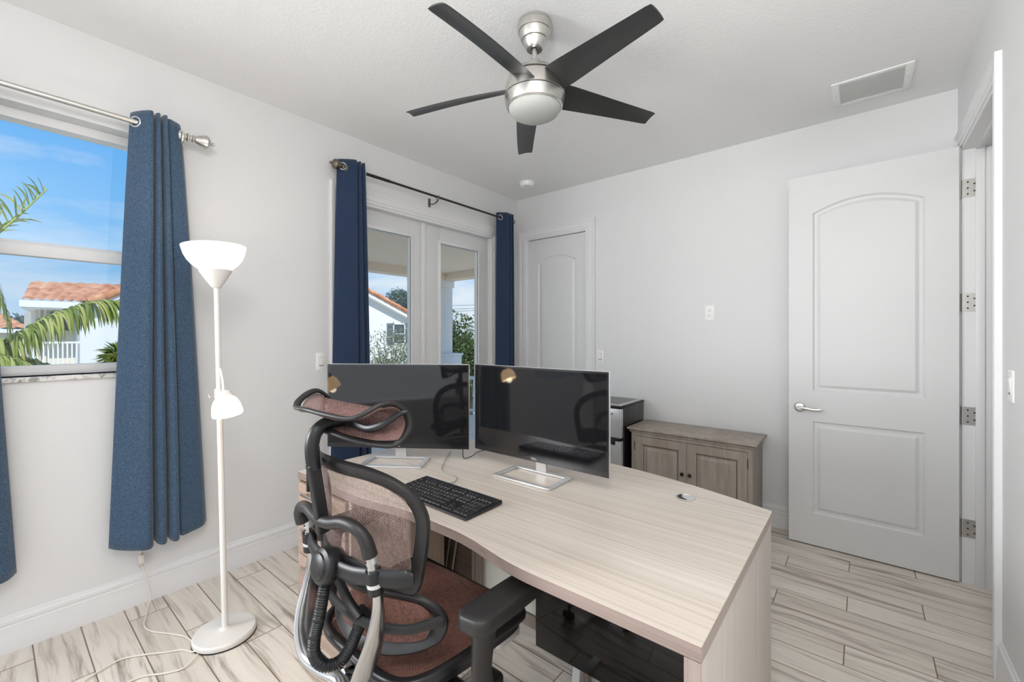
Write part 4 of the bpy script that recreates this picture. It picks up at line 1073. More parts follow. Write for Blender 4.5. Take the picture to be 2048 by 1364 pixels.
# ------------------------------------------------------------------ mesh office chair
def weave(name, thread, dark, axes, pitch, hole=0.5, see=0.85, rough=0.7, w=0.0):
    """open woven mesh: brick-like holes between threads; axes = which object axes span the cloth"""
    m = bpy.data.materials.new(name); m.use_nodes = True; n = NT(m.node_tree); b = n.t.nodes['Principled BSDF']
    b.inputs['Roughness'].default_value = rough; b.inputs['Specular IOR Level'].default_value = 0.3
    c = n.sep(n.uv())
    br = n.new('ShaderNodeTexBrick'); n.link(n.comb(c[0], c[1], 0.0), br.inputs['Vector'])
    br.inputs['Scale'].default_value = 1.0; br.inputs['Mortar Size'].default_value = hole; br.inputs['Mortar Smooth'].default_value = 0.15
    br.inputs['Brick Width'].default_value = 1.7; br.inputs['Row Height'].default_value = 1.0; br.offset = 0.5
    br.inputs['Color1'].default_value = (0, 0, 0, 1); br.inputs['Color2'].default_value = (0, 0, 0, 1); br.inputs['Mortar'].default_value = (1, 1, 1, 1)
    f = n.sep(br.outputs['Color'])[0]
    var = n.noise(n.uv(), 0.35, 3)
    n.link(n.mix(n.maprange(var, 0.3, 0.7), thread, dark), b.inputs['Base Color'])
    n.link(n.bump(f, 0.5, 0.001), b.inputs['Normal'])
    tr = n.new('ShaderNodeBsdfTransparent'); mx = n.new('ShaderNodeMixShader')
    fac = n.math('MAXIMUM', f, 1.0 - see)
    n.link(fac, mx.inputs[0]); n.link(tr.outputs[0], mx.inputs[1]); n.link(b.outputs[0], mx.inputs[2])
    n.link(mx.outputs[0], n.t.nodes['Material Output'].inputs[0])
    return m
M['mesh_back'] = weave('woven_back_mesh', srgb(152, 132, 126), srgb(120, 98, 92), 'xz', 1, 0.16, 0.88)
M['mesh_seat'] = weave('woven_seat_mesh', srgb(128, 90, 79), srgb(98, 68, 61), 'xy', 1, 0.22, 0.6)
M['mesh_head'] = weave('woven_head_mesh', srgb(122, 92, 86), srgb(96, 70, 66), 'xz', 1, 0.24, 0.42)
CC = -1.150
def mirror(half, closed=True):
    """half profile from the centre line (x=0) out and back; returns the full loop in world x"""
    R_ = [(CC + x, y, z) for x, y, z in half]
    L_ = [(CC - x, y, z) for x, y, z in half[::-1] if abs(x) > 1e-6]
    return R_ + L_

def filled(mb_name, loop_top, loop_bot, material, parent, pu, pv, sag=(0, 0, 0), n=46, mrows=24):
    """cloth stretched between an upper and a lower curve with the same parameter; uv in metres/pitch"""
    A = spline(loop_top, 8); B = spline(loop_bot, 8)
    def samp(L, u):
        q = u * (len(L) - 1); i = min(len(L) - 2, int(q)); f = q - i
        return Vector(L[i]) * (1 - f) + Vector(L[i + 1]) * f
    mb = MB()
    def fn(u, v):
        a, b_ = samp(A, u), samp(B, u); p = a * v + b_ * (1 - v)
        s_ = 16 * u * (1 - u) * v * (1 - v)
        return p + Vector(sag) * s_
    mb.grid(fn, n, mrows)
    o = mb.build(mb_name, material, parent, angle=180)
    me = o.data; uvl = me.uv_layers.new(name='weave')
    # arc-length-ish uv from vertex positions
    W_ = n + 1; P = [v.co for v in me.vertices]; U_ = {}
    midr = (mrows // 2) * W_; acc = [0.0]
    for i in range(1, W_): acc.append(acc[-1] + (P[midr + i] - P[midr + i - 1]).length)
    mcol = n // 2; accv = [0.0]
    for j in range(1, mrows + 1): accv.append(accv[-1] + (P[j * W_ + mcol] - P[(j - 1) * W_ + mcol]).length)
    for poly in me.polygons:
        for li in poly.loop_indices:
            vi = me.loops[li].vertex_index; i, j = vi % W_, vi // W_
            uvl.data[li].uv = (accv[j] / pv, acc[i] / pu)
    return o

ch = thing('office_chair', 'black and chrome mesh office chair with headrest, pushed in at the desk', 'chair', (CC, 0.92, 0))
BK, SF = M['black'], M['black_soft']
# --- back frame
half = [(0, .602, 1.048), (.07, .610, 1.045), (.15, .640, 1.033), (.215, .675, 1.006), (.258, .708, .962), (.274, .728, .905), (.268, .732, .840), (.258, .728, .775), (.252, .722, .728), (.232, .712, .703),
        (.18, .690, .704), (.10, .648, .715), (0, .618, .728)]
loop = mirror(half)
Lp = spline(loop, 6, closed=True)
cen = Vector((CC, 0.66, 0.88))
def band_loop(L, wid, th, mi=0, inward=True, cen=cen, taper=None, tilt=0.0):
    """closed flat band following a loop; width towards the centre, thickness along the normal"""
    P = [Vector(p) for p in L]; n = len(P); mb = MB(); vs = []; K = 10
    for i, p in enumerate(P):
        T = (P[(i + 1) % n] - P[i - 1]).normalized()
        d = (cen - p); d = (d - T * d.dot(T)).normalized(); nn = T.cross(d).normalized()
        w_ = wid * (taper(i / n, p) if taper else 1.0)
        for k in range(K):
            a = 2 * math.pi * k / K; ca, sa = math.cos(a), math.sin(a)
            se = lambda q: math.copysign(abs(q) ** 0.6, q)
            vs.append(p + d * (w_ * 0.5 * (1 + se(ca))) + nn * (th * 0.5 * se(sa)))
    mb.add(vs, [[i * K + k, ((i + 1) % n) * K + k, ((i + 1) % n) * K + (k + 1) % K, i * K + (k + 1) % K] for i in range(n) for k in range(K)])
    return mb
band_loop(Lp, 0.040, 0.022, taper=lambda f, p: 1.0 + (0.25 if p.z < 0.76 else 0)).build('back_frame', SF, ch, angle=50)
# screws on the back of the frame
for q in (3, 9, 16, 24, -3, -9, -16, -24):
    i = q % len(Lp); p = Vector(Lp[i]); T = (Vector(Lp[(i + 1) % len(Lp)]) - Vector(Lp[i - 1])).normalized(); d = cen - p; d = (d - T * d.dot(T)).normalized(); nn = T.cross(d).normalized()
    if nn.y > 0: nn = -nn
    mb = MB(); mb.tube([p + d * .022 + nn * .009, p + d * .022 + nn * .0118], 0.0034, 8); mb.build('frame_screw', M['rubber'], ch)
# back cloth
ht = [(-.235, .700, .90), (-.230, .690, .955), (-.195, .668, .985), (-.14, .642, 1.008), (-.07, .622, 1.018), (0, .614, 1.022), (.07, .622, 1.018), (.14, .642, 1.008), (.195, .668, .985), (.230, .690, .955), (.235, .700, .90)]
hb = [(-.235, .702, .80), (-.232, .700, .755), (-.195, .688, .738), (-.14, .668, .742), (-.07, .648, .752), (0, .632, .760), (.07, .648, .752), (.14, .668, .742), (.195, .688, .738), (.232, .700, .755), (.235, .702, .80)]
filled('back_mesh', [(CC + x, y, z) for x, y, z in ht], [(CC + x, y, z) for x, y, z in hb], M['mesh_back'], ch, 0.0040, 0.0048, (0, -0.012, 0))
# --- spine
sp = spline([(CC, .584, .845), (CC, .578, .90), (CC, .566, .98), (CC, .556, 1.04)], 5)
mb = MB(); mb.tube(sp, 0.0225, 4, ry=0.018, rot=math.pi / 4); mb.build('spine', BK, ch, bevel=0.004)
sp2 = spline([(CC, .560, 1.025), (CC, .555, 1.060), (CC, .555, 1.095), (CC, .566, 1.125), (CC, .592, 1.142), (CC, .628, 1.144), (CC, .652, 1.140)], 5)
mb = MB(); mb.tube(sp2, [0.0185] * (len(sp2) - 8) + [0.0185 - 0.0008 * k for k in range(8)], 12, ry=[0.0165] * (len(sp2) - 8) + [0.0165 + 0.0006 * k for k in range(8)]); mb.build('headrest_stem', BK, ch)
mb = MB(); mb.tube([(CC - .034, .655, 1.138), (CC + .034, .655, 1.138)], 0.0150, 18); mb.tube([(CC + .034, .655, 1.138), (CC + .037, .655, 1.138)], 0.009, 12); mb.build('headrest_pivot', M['rubber'], ch)
mb = MB(); mb.box(CC - 0.040, CC - 0.030, .556, .592, .955, 1.075, 0.003); mb.build('adjuster_rail', M['rubber'], ch)
for z in (1.042, 1.060): MB().lathe([(0.0025, -0.001), (0.0025, 0.001)], (CC - 0.034, .5555, z), 8, Matrix.Rotation(math.radians(90), 4, 'X')).build('rivet', M['silver'], ch)
# --- headrest: rolled-back top edge, wings forward
hhalf = [(0, .530, 1.191), (.08, .545, 1.184), (.15, .570, 1.178), (.183, .592, 1.188), (.200, .632, 1.209), (.209, .671, 1.212), (.213, .709, 1.183), (.214, .722, 1.147), (.206, .708, 1.112), (.188, .686, 1.090), (.15, .650, 1.092), (.10, .613, 1.104), (.04, .590, 1.116), (0, .587, 1.119)]
hl = spline(mirror(hhalf), 5, closed=True)
mb = MB(); P = [Vector(p) for p in hl]
hc = Vector((CC, .665, 1.15))
band_loop(hl, 0.021, 0.012, cen=hc, taper=lambda f, p: 1.0 + 0.8 * max(0.0, min(1.0, (1.16 - p.z) / 0.05)) * max(0.0, min(1.0, (p.y - .60) / 0.08))).build('headrest_frame', SF, ch, angle=60)
tp = [(-.206, .704, 1.155), (-.203, .676, 1.198), (-.190, .635, 1.196), (-.160, .600, 1.172), (-.10, .566, 1.168), (0, .548, 1.178), (.10, .566, 1.168), (.160, .600, 1.172), (.190, .635, 1.196), (.203, .676, 1.198), (.206, .704, 1.155)]
bt = [(-.206, .704, 1.145), (-.196, .692, 1.112), (-.165, .672, 1.106), (-.135, .648, 1.108), (-.08, .612, 1.120), (0, .600, 1.130), (.08, .612, 1.120), (.135, .648, 1.108), (.165, .672, 1.106), (.196, .692, 1.112), (.206, .704, 1.145)]
A_, B_ = spline(tp, 8), spline(bt, 8)
def hm(u, v):
    q = u * (len(A_) - 1); i = min(len(A_) - 2, int(q)); f = q - i
    a = Vector(A_[i]).lerp(Vector(A_[i + 1]), f); b_ = Vector(B_[i]).lerp(Vector(B_[i + 1]), f)
    g = 1 - abs(2 * u - 1) ** 5
    L5 = [b_, Vector((b_.x, b_.y + (.700 - b_.y) * .75 * g, b_.z + (1.132 - b_.z) * g)), Vector((.5 * (a.x + b_.x), .5 * (a.y + b_.y) * (1 - g) + .712 * g, .5 * (a.z + b_.z) * (1 - g) + 1.166 * g)),
          Vector((a.x, a.y + (.690 - a.y) * .80 * g, a.z + (1.192 - a.z) * g)), Vector((a.x, a.y + (.68 - a.y) * .35 * g, a.z + (1.194 - a.z) * .8 * g)), a]
    R5 = spline([tuple(p) for p in L5], 6); w_ = v * (len(R5) - 1); j = min(len(R5) - 2, int(w_)); p = Vector(R5[j]).lerp(Vector(R5[j + 1]), w_ - j)
    return Vector((CC + p.x, p.y, p.z))
mb = MB(); NU, NV = 50, 30; mb.grid(hm, NU, NV); o = mb.build('headrest_mesh', M['mesh_head'], ch, angle=180)
uvl = o.data.uv_layers.new(name='weave')
for poly in o.data.polygons:
    for li in poly.loop_indices:
        vi = o.data.loops[li].vertex_index; uvl.data[li].uv = ((vi // (NU + 1)) / NV * .26 / .0046, (vi % (NU + 1)) / NU * .50 / .0042)
for s_ in (1, -1):
    mb = MB(); a_ = spline([(CC + s_ * .030, .655, 1.138), (CC + s_ * .070, .652, 1.134), (CC + s_ * .115, .655, 1.134), (CC + s_ * .165, .668, 1.152), (CC + s_ * .200, .692, 1.180), (CC + s_ * .211, .706, 1.184)], 6)
    mb.tube(a_, [0.013 - 0.0002 * k for k in range(len(a_))], 10, ry=0.0075); mb.build('headrest_arm', BK, ch)
mb = MB(); mb.add([(CC - .020, .640, 1.150), (CC + .030, .640, 1.150), (CC + .024, .690, 1.128), (CC - .024, .690, 1.128), (CC - .045, .575, 1.170), (CC + .045, .590, 1.168), (CC + .03, .65, 1.160), (CC - .03, .65, 1.160)],
                  [[0, 1, 2, 3], [4, 5, 6, 7], [0, 4, 5, 1], [1, 5, 6, 2], [2, 6, 7, 3], [3, 7, 4, 0]]); mb.build('headrest_bracket', M['rubber'], ch, bevel=0.003)
# --- yoke
yk = spline([(CC - .168, .606, .822), (CC - .166, .598, .852), (CC - .142, .592, .878), (CC - .095, .588, .886), (CC - .045, .582, .880), (CC, .578, .880), (CC + .045, .582, .884), (CC + .095, .590, .896), (CC + .142, .600, .890), (CC + .166, .612, .862), (CC + .170, .622, .822)], 7)
ny = len(yk); yr = [0.0155 + 0.004 * max(0, 1 - min(i, ny - 1 - i) / 12) for i in range(ny)]
mb = MB(); mb.tube(yk, yr, 14, ry=[q * 1.08 for q in yr]); mb.build('yoke', SF, ch)
# --- chrome posts (one bent piece, flattened towards the bottom)
pp = [(.170, .622, .830, .0135, .0135), (.172, .628, .785, .0135, .0135), (.176, .636, .735, .0135, .0135), (.178, .640, .702, .0145, .0125), (.178, .640, .660, .021, .0105), (.174, .632, .600, .030, .0095), (.162, .618, .540, .037, .009), (.146, .606, .490, .034, .009),
      (.120, .604, .445, .030, .011), (.075, .620, .418, .026, .014), (0, .640, .408, .026, .016)]
full = pp + [(-x, y, z, a, b) for x, y, z, a, b in pp[:-1][::-1]]
S_ = spline([(CC + x, y, z, a, b) for x, y, z, a, b in full], 7)
vs = []; K = 16
for i, p in enumerate(S_):
    q0, q1 = Vector(S_[max(0, i - 1)][:3]), Vector(S_[min(len(S_) - 1, i + 1)][:3]); T = (q1 - q0).normalized()
    fwd = Vector((0, 1, 0)); fwd = (fwd - T * fwd.dot(T)).normalized(); sd = T.cross(fwd).normalized()
    for k in range(K):
        a = 2 * math.pi * k / K; vs.append(Vector(p[:3]) + fwd * (p[3] * math.cos(a)) + sd * (p[4] * math.sin(a)))
mb = MB(); mb.add(vs, [[i * K + k, (i + 1) * K + k, (i + 1) * K + (k + 1) % K, i * K + (k + 1) % K] for i in range(len(S_) - 1) for k in range(K)] + [list(range(K))[::-1], [(len(S_) - 1) * K + k for k in range(K)]])
mb.build('chrome_back_bracket', M['chrome'], ch, angle=60)
for s_ in (1, -1):
    MB().tube([(CC + s_ * .1705, .6245, .826), (CC + s_ * .1705, .6265, .800)], 0.0142, 16).build('post_sleeve', M['silver'], ch)
    mb = MB()
    for z in (.806, .790): mb.tube([(CC + s_ * .168, .6125, z), (CC + s_ * .168, .6105, z)], 0.0026, 8)
    mb.build('post_hole', M['dark_slot'], ch)
    mb = MB(); mb.tube([(CC + s_ * .174, .629, .782), (CC + s_ * .176, .635, .722)], 0.0205, 16); mb.build('post_clamp', BK, ch)
    mb = MB(); mb.tube([(CC + s_ * .1755, .6325, .752), (CC + s_ * .1758, .6335, .742)], 0.0212, 16); mb.build('clamp_ring', M['silver'], ch)
# --- cross bar carrying the back
cb = spline([(CC - .268, .700, .768), (CC - .235, .665, .762), (CC - .180, .634, .762), (CC - .10, .612, .752), (CC, .604, .750), (CC + .10, .612, .752), (CC + .180, .634, .762), (CC + .235, .665, .764), (CC + .262, .690, .768)], 7)
nb = len(cb); mb = MB(); mb.tube(cb, [0.0245 * (0.55 + 0.45 * min(1, min(i, nb - 1 - i) / 4)) for i in range(nb)], 12, ry=0.0105); mb.build('cross_bar', BK, ch)
# --- tilt disc and corrugated hose
DR = Matrix.Rotation(math.radians(78), 4, 'X') @ Matrix.Rotation(math.radians(0), 4, 'Z')
MB().lathe([(0.046, -0.012), (0.050, 0.002), (0.050, 0.014), (0.046, 0.022), (0.038, 0.026), (0.036, 0.027), (0.034, 0.032), (0.026, 0.036), (0.010, 0.037)], (CC, .598, .750), 40, DR).build('tilt_disc', BK, ch, angle=28)
hs = spline([(CC + .002, .592, .712), (CC + .004, .582, .670), (CC + .004, .572, .620), (CC + .000, .560, .560), (CC + .002, .562, .515), (CC + .016, .582, .488), (CC + .036, .612, .490), (CC + .050, .634, .520), (CC + .060, .650, .560), (CC + .066, .660, .585)], 22)
L_ = [0.0]
for i in range(1, len(hs)): L_.append(L_[-1] + (Vector(hs[i]) - Vector(hs[i - 1])).length)
rr_ = [0.0156 + 0.0011 * (1 if (l / 0.0062) % 1.0 < 0.62 else -1) for l in L_]
MB().tube(hs, rr_, 14).build('corrugated_hose', M['rubber'], ch, angle=60)
mb = MB(); mb.tube([(CC + .062, .655, .575), (CC + .068, .664, .604)], 0.0185, 14); mb.tube([(CC + .048, .668, .612), (CC + .094, .668, .606)], 0.014, 14); mb.build('hose_joint', M['rubber'], ch)
# --- lumbar support
lh = [(0, .655, .688), (.10, .668, .694), (.18, .708, .690), (.240, .752, .672), (.272, .786, .632), (.276, .792, .590), (.256, .778, .548), (.20, .735, .518), (.12, .690, .503), (0, .664, .500)]
ll = spline(mirror(lh), 6, closed=True)
band_loop(ll, 0.042, 0.018, cen=Vector((CC, .72, .595))).build('lumbar_frame', SF, ch, angle=50)
tp = [(-.236, .762, .63), (-.215, .742, .655), (-.16, .706, .664), (-.08, .674, .664), (0, .668, .660), (.08, .674, .664), (.16, .706, .664), (.215, .742, .655), (.236, .762, .63)]
bt = [(-.236, .764, .58), (-.22, .752, .556), (-.17, .722, .543), (-.09, .688, .534), (0, .674, .530), (.09, .688, .534), (.17, .722, .543), (.22, .752, .556), (.236, .764, .58)]
filled('lumbar_mesh', [(CC + x, y, z) for x, y, z in tp], [(CC + x, y, z) for x, y, z in bt], M['mesh_seat'], ch, 0.0040, 0.0055, (0, 0.006, 0), mrows=14)
la = spline([(CC - .268, .782, .60), (CC - .25, .752, .60), (CC - .20, .708, .598), (CC - .10, .660, .602), (CC + .04, .640, .610), (CC + .12, .662, .600), (CC + .20, .708, .598), (CC + .250, .756, .610), (CC + .268, .784, .612)], 7)
mb = MB(); mb.tube(la, 0.0150, 10, ry=0.0080); mb.build('lumbar_arm', BK, ch)
lb = spline([(CC + .015, .612, .730), (CC + .030, .622, .690), (CC + .050, .634, .650), (CC + .085, .645, .618)], 6)
mb = MB(); mb.tube(lb, 0.0130, 10, ry=0.009); mb.build('lumbar_strut', BK, ch)
# --- seat
sh = [(0, .664, .450), (.15, .668, .453), (.222, .702, .456), (.260, .775, .460), (.280, .880, .464), (.287, 1.000, .466), (.290, 1.095, .464), (.272, 1.145, .458), (.200, 1.168, .446), (0, 1.175, .440)]
sl = spline(mirror(sh), 7, closed=True)
SCN = Vector((CC, .95, .455))
mb = band_loop(sl, 0.028, 0.030, cen=SCN); mb.build('seat_frame', BK, ch, angle=50)
tp = [(-.262, .92, .470), (-.268, 1.05, .474), (-.246, 1.125, .470), (-.12, 1.152, .462), (0, 1.156, .460), (.12, 1.152, .462), (.246, 1.125, .470), (.268, 1.05, .474), (.262, .92, .470)]
bt = [(-.262, .90, .470), (-.245, .790, .466), (-.190, .708, .462), (-.09, .684, .459), (0, .682, .458), (.09, .684, .459), (.190, .708, .462), (.245, .790, .466), (.262, .90, .470)]
filled('seat_mesh', [(CC + x, y, z) for x, y, z in tp], [(CC + x, y, z) for x, y, z in bt], M['mesh_seat'], ch, 0.0046, 0.0056, (0, 0, -0.016), mrows=30)
mb = MB(); pl_ = [(x * 0.93, SCN.y + (y - SCN.y) * 0.93) for x, y, z in [(p[0] - CC, p[1], p[2]) for p in sl]]
mb.prism([(CC + x, y) for x, y in pl_], .418, .436); mb.build('seat_pan', M['rubber'], ch, angle=40)
mb = MB(); mb.box(CC + .195, CC + .262, 1.02, 1.13, .385, .425, 0.008); mb.build('seat_slide', M['silver'], ch)
mb = MB(); mb.box(CC - .10, CC + .10, .70, 1.02, .345, .418, 0.015); mb.build('tilt_mechanism', BK, ch)
mb = MB(); mb.tube([(CC, .640, .408), (CC, .70, .395), (CC, .80, .385)], 0.026, 10, ry=0.016); mb.build('bracket_neck', M['chrome'], ch)
mb = MB(); lv = spline([(CC + .09, .93, .375), (CC + .16, .955, .362), (CC + .215, .985, .345), (CC + .235, 1.00, .325)], 5); mb.tube(lv, 0.008, 8)
mb.build('lever', M['chrome'], ch)
mb = MB(); mb.box(CC + .205, CC + .275, .965, 1.035, .268, .325, 0.014); mb.build('lever_paddle', M['rubber'], ch)
# --- arm rests
for s_ in (1, -1):
    ax_ = CC + s_ * .388
    mb = MB()
    out = []
    for (cx, cy, r, a0) in ((.022, 1.000, .026, 0), (-.014, 1.002, .026, 90), (-.014, .776, .033, 180), (.018, .780, .032, 270)):
        for k in range(7): a = math.radians(a0 + 90 * k / 6); out.append((cx + r * math.cos(a), cy + r * math.sin(a)))
    n_ = len(out); vs = []
    for sc_, z in ((0.90, .650), (1.0, .656), (1.0, .676), (0.975, .686), (0.90, .691), (0.6, .6935)):
        for x, y in out: vs.append((ax_ + s_ * (x * sc_) + s_ * 0.006, .878 + (y - .878) * (1 - (1 - sc_) * 0.35), z - 0.010 * ((y - .86) / .14) ** 2 * 0.35))
    mb.add(vs, [[i * n_ + k, (i + 1) * n_ + k, (i + 1) * n_ + (k + 1) % n_, i * n_ + (k + 1) % n_] for i in range(5) for k in range(n_)] + [list(range(n_)), [5 * n_ + k for k in range(n_)][::-1]])
    mb.build('arm_pad', SF, ch, angle=50)
    stp = [(ax_ + s_ * .004, .815, .656, .027, .044), (ax_, .815, .600, .021, .036), (ax_ - s_ * .004, .812, .520, .017, .031), (ax_ - s_ * .006, .825, .440, .017, .030), (ax_ - s_ * .016, .835, .400, .018, .032), (ax_ - s_ * .060, .840, .380, .020, .034), (ax_ - s_ * .22, .842, .378, .018, .034)]
    S2 = spline(stp, 6); vs = []; K = 12
    for i, p in enumerate(S2):
        q0, q1 = Vector(S2[max(0, i - 1)][:3]), Vector(S2[min(len(S2) - 1, i + 1)][:3]); T = (q1 - q0).normalized()
        fwd = Vector((0, 1, 0)); fwd = (fwd - T * fwd.dot(T)).normalized(); sd = T.cross(fwd).normalized()
        for k in range(K):
            a = 2 * math.pi * k / K; se = lambda q: math.copysign(abs(q) ** 0.7, q)
            vs.append(Vector(p[:3]) + fwd * (p[4] * se(math.cos(a))) + sd * (p[3] * se(math.sin(a))))
    mb = MB(); mb.add(vs, [[i * K + k, (i + 1) * K + k, (i + 1) * K + (k + 1) % K, i * K + (k + 1) % K] for i in range(len(S2) - 1) for k in range(K)] + [list(range(K))[::-1], [(len(S2) - 1) * K + k for k in range(K)]])
    mb.build('arm_post', SF, ch, angle=50)
# --- gas lift, star base, castors
BX, BY = CC, .90
MB().lathe([(0.030, .11), (0.030, .20), (0.026, .205), (0.018, .21), (0.018, .345)], (BX, BY, 0), 24).build('gas_lift', BK, ch)
MB().lathe([(0.030, .082), (0.048, .088), (0.050, .120), (0.036, .132)], (BX, BY, 0), 28).build('base_hub', M['chrome'], ch)
for k in range(5):
    a = math.radians(18 + 72 * k); d = Vector((math.cos(a), math.sin(a), 0)); c0_ = Vector((BX, BY, 0))
    arm_ = MB(); arm_.tube([c0_ + d * .035 + Vector((0, 0, .108)), c0_ + d * .15 + Vector((0, 0, .104)), c0_ + d * .30 + Vector((0, 0, .086))], [.024, .020, .016], 10, ry=[.016, .013, .010])
    arm_.build('base_leg', M['chrome'], ch)
    c1 = c0_ + d * .305; s2 = Vector((-d.y, d.x, 0))
    mb = MB(); mb.tube([c1 + Vector((0, 0, .055)), c1 + Vector((0, 0, .088))], 0.008, 10)
    cw = c1 + d * 0.012
    for q in (1, -1): mb.tube([cw + s2 * (q * 0.006) + Vector((0, 0, .029)), cw + s2 * (q * 0.024) + Vector((0, 0, .029))], 0.029, 24)
    mb.tube([cw - s2 * .006 + Vector((0, 0, .034)), cw + s2 * .006 + Vector((0, 0, .034))], 0.027, 20)
    mb.build('castor', M['rubber'], ch)

# ------------------------------------------------------------------ outside: balcony
M['stucco_beige'] = plain('beige_stucco', srgb(232, 214, 194), 0.9, nscale=6, namp=0.04, bump=0.3, bscale=120)
M['stucco_white'] = plain('white_stucco', srgb(226, 226, 224), 0.9, nscale=4, namp=0.03, bump=0.3, bscale=60)
M['stucco_cream'] = plain('cream_stucco', srgb(224, 214, 196), 0.9, nscale=4, namp=0.03, bump=0.3, bscale=60)
BX0, BY0, BY1 = -6.06, 1.36, 5.46
o = MB().box(BX0, XL - WT, BY0, BY1, -0.22, -0.03).build('balcony_floor', M['stucco_beige'], smooth=False); struct(o)
mb = MB(); mb.box(BX0, XL - WT, BY0, BY1, 2.50, 2.75); mb.box(BX0, BX0 + 0.24, BY0, BY1, 2.385, 2.50); mb.box(BX0 + 0.24, XL - WT, BY1 - 0.24, BY1, 2.385, 2.50); mb.box(BX0 + 0.24, XL - WT, BY0, BY0 + 0.24, 2.385, 2.50)
o = mb.build('balcony_ceiling', M['stucco_beige'], smooth=False); struct(o)
def column(x, y, label):
    t = thing('balcony_column', label, 'column', (x, y, -0.03), 'columns of the balcony')
    MB().box(x - .10, x + .10, y - .10, y + .10, 1.05, 2.26, .006).build('shaft', M['stucco_white'], t)
    MB().box(x - .125, x + .125, y - .125, y + .125, 2.26, 2.385, .008).build('capital', M['stucco_white'], t)
    mb = MB(); mb.box(x - .20, x + .22, y - .20, y + .22, -0.03, 1.02, .006); mb.box(x - .22, x + .24, y - .22, y + .24, 1.02, 1.06, .006); mb.build('pedestal', M['stucco_white'], t)
column(-5.965, 5.335, 'white square balcony column seen through the right door pane')
o = MB(); 
t = thing('balcony_railing', 'pale metal railing of the balcony beyond the glazed doors', 'railing', (BX0 + 0.1, 3.1, -0.03))
M['rail'] = plain('railing_paint', srgb(214, 218, 222), 0.4, nscale=5, namp=0.02)
MB().box(BX0 + 0.07, BX0 + 0.13, BY0, 5.12, 0.84, 0.89, .004).build('top_rail', M['rail'], t)
MB().box(BX0 + 0.08, BX0 + 0.12, BY0, 5.12, 0.06, 0.10, .004).build('bottom_rail', M['rail'], t)
for k in range(29): MB().box(BX0 + 0.09, BX0 + 0.11, BY0 + 0.12 + k * 0.128, BY0 + 0.14 + k * 0.128, 0.10, 0.84).build('baluster', M['rail'], t)
t = thing('balcony_railing', 'pale metal side railing right of the white balcony column', 'railing', (-4.5, 5.35, -0.03))
MB().box(-5.74, XL - WT, 5.33, 5.39, 0.62, 0.67, .004).build('top_rail', M['rail'], t)
MB().box(-5.74, XL - WT, 5.34, 5.38, 0.06, 0.10, .004).build('bottom_rail', M['rail'], t)
for k in range(20): MB().box(-5.64 + k * 0.128, -5.62 + k * 0.128, 5.35, 5.37, 0.10, 0.62).build('baluster', M['rail'], t)
t = thing('security_camera', 'small round camera under the balcony ceiling by the column', 'security camera', (-5.55, 4.72, 2.50))
MB().lathe([(0.045, -0.025), (0.05, 0.0)], (-5.55, 4.72, 2.50), 20).build('mount', M['plastic_white'], t)
MB().lathe([(0.012, -0.105), (0.035, -0.095), (0.046, -0.070), (0.046, -0.045)], (-5.55, 4.72, 2.50), 20).build('lens_dome', M['rubber'], t)
MB().lathe([(0.048, -0.047), (0.050, -0.040), (0.046, -0.025)], (-5.55, 4.72, 2.50), 20).build('body', M['silver'], t)
# ground
m, n, b = mat('pale_ground', (0.1, 0.2, 0.05), 0.95); n.link(n.mix(n.noise(n.objco(), 3, 4), srgb(186, 182, 164), srgb(212, 206, 192)), b.inputs['Base Color']); M['pale_ground'] = m  # ground colour raised to bounce light up to the balcony ceiling
o = MB().box(-90, 20, -50, 70, -3.3, -3.2).build('pale_ground', M['pale_ground'], smooth=False); tag(o, 'pale light-bouncing ground far below between the houses', 'pale_ground', kind='stuff')

# ------------------------------------------------------------------ neighbours' houses
m, n, b = mat('terracotta', (0.5, 0.25, 0.15), 0.85)
tc = n.noise(n.objco(), 2.4, 3); n.link(n.ramp(tc, [(0.3, srgb(176, 110, 76)), (0.5, srgb(204, 142, 104)), (0.7, srgb(222, 172, 136))]), b.inputs['Base Color']); M['terra'] = m
M['fascia'] = plain('fascia_white', srgb(232, 232, 232), 0.6)
M['soffit'] = plain('soffit_grey', srgb(196, 196, 194), 0.8)
M['shutter'] = plain('shutter_slate', srgb(96, 108, 116), 0.6)
M['winglass'] = plain('window_dark', srgb(70, 80, 88), 0.1)
def tiles(mb, A, B, Cc, D, pitch=0.19, course=0.30, amp=0.055):
    """barrel-tile slope: A-B eave, D-C ridge"""
    A, B, Cc, D = map(Vector, (A, B, Cc, D)); nrm = (B - A).cross(D - A).normalized()
    if nrm.z < 0: nrm = -nrm
    L = (B - A).length; nt = max(3, int(L / pitch)); Hh = (D - A).length; nc = max(2, int(Hh / course))
    nu, nv = nt * 8, nc * 4
    def fn(u, v):
        p = (A * (1 - u) + B * u) * (1 - v) + (D * (1 - u) + Cc * u) * v
        f = (v * nc) % 1.0
        if v >= 1: f = 0.99
        return p + nrm * (amp * abs(math.sin(math.pi * u * nt)) + 0.045 * (1 - f))
    mb.grid(fn, nu, nv)
def tile_row(mb, P, Q, r=0.13, step=0.42):
    P, Q = Vector(P), Vector(Q); L = (Q - P).length; k = max(1, int(L / step)); d = (Q - P) / k
    for i in range(k):
        a = P + d * i; mb.tube([a, a + d * 1.12], [r * 1.12, r * 0.92], 10)
h1 = thing('neighbour_house', 'white house with terracotta tile roof seen through the left window', 'house', (-20.5, 3.5, -3.2))
HX = -19.0
mb = MB(); mb.box(-27, HX, 1.84, 7.6, -3.2, 1.98)
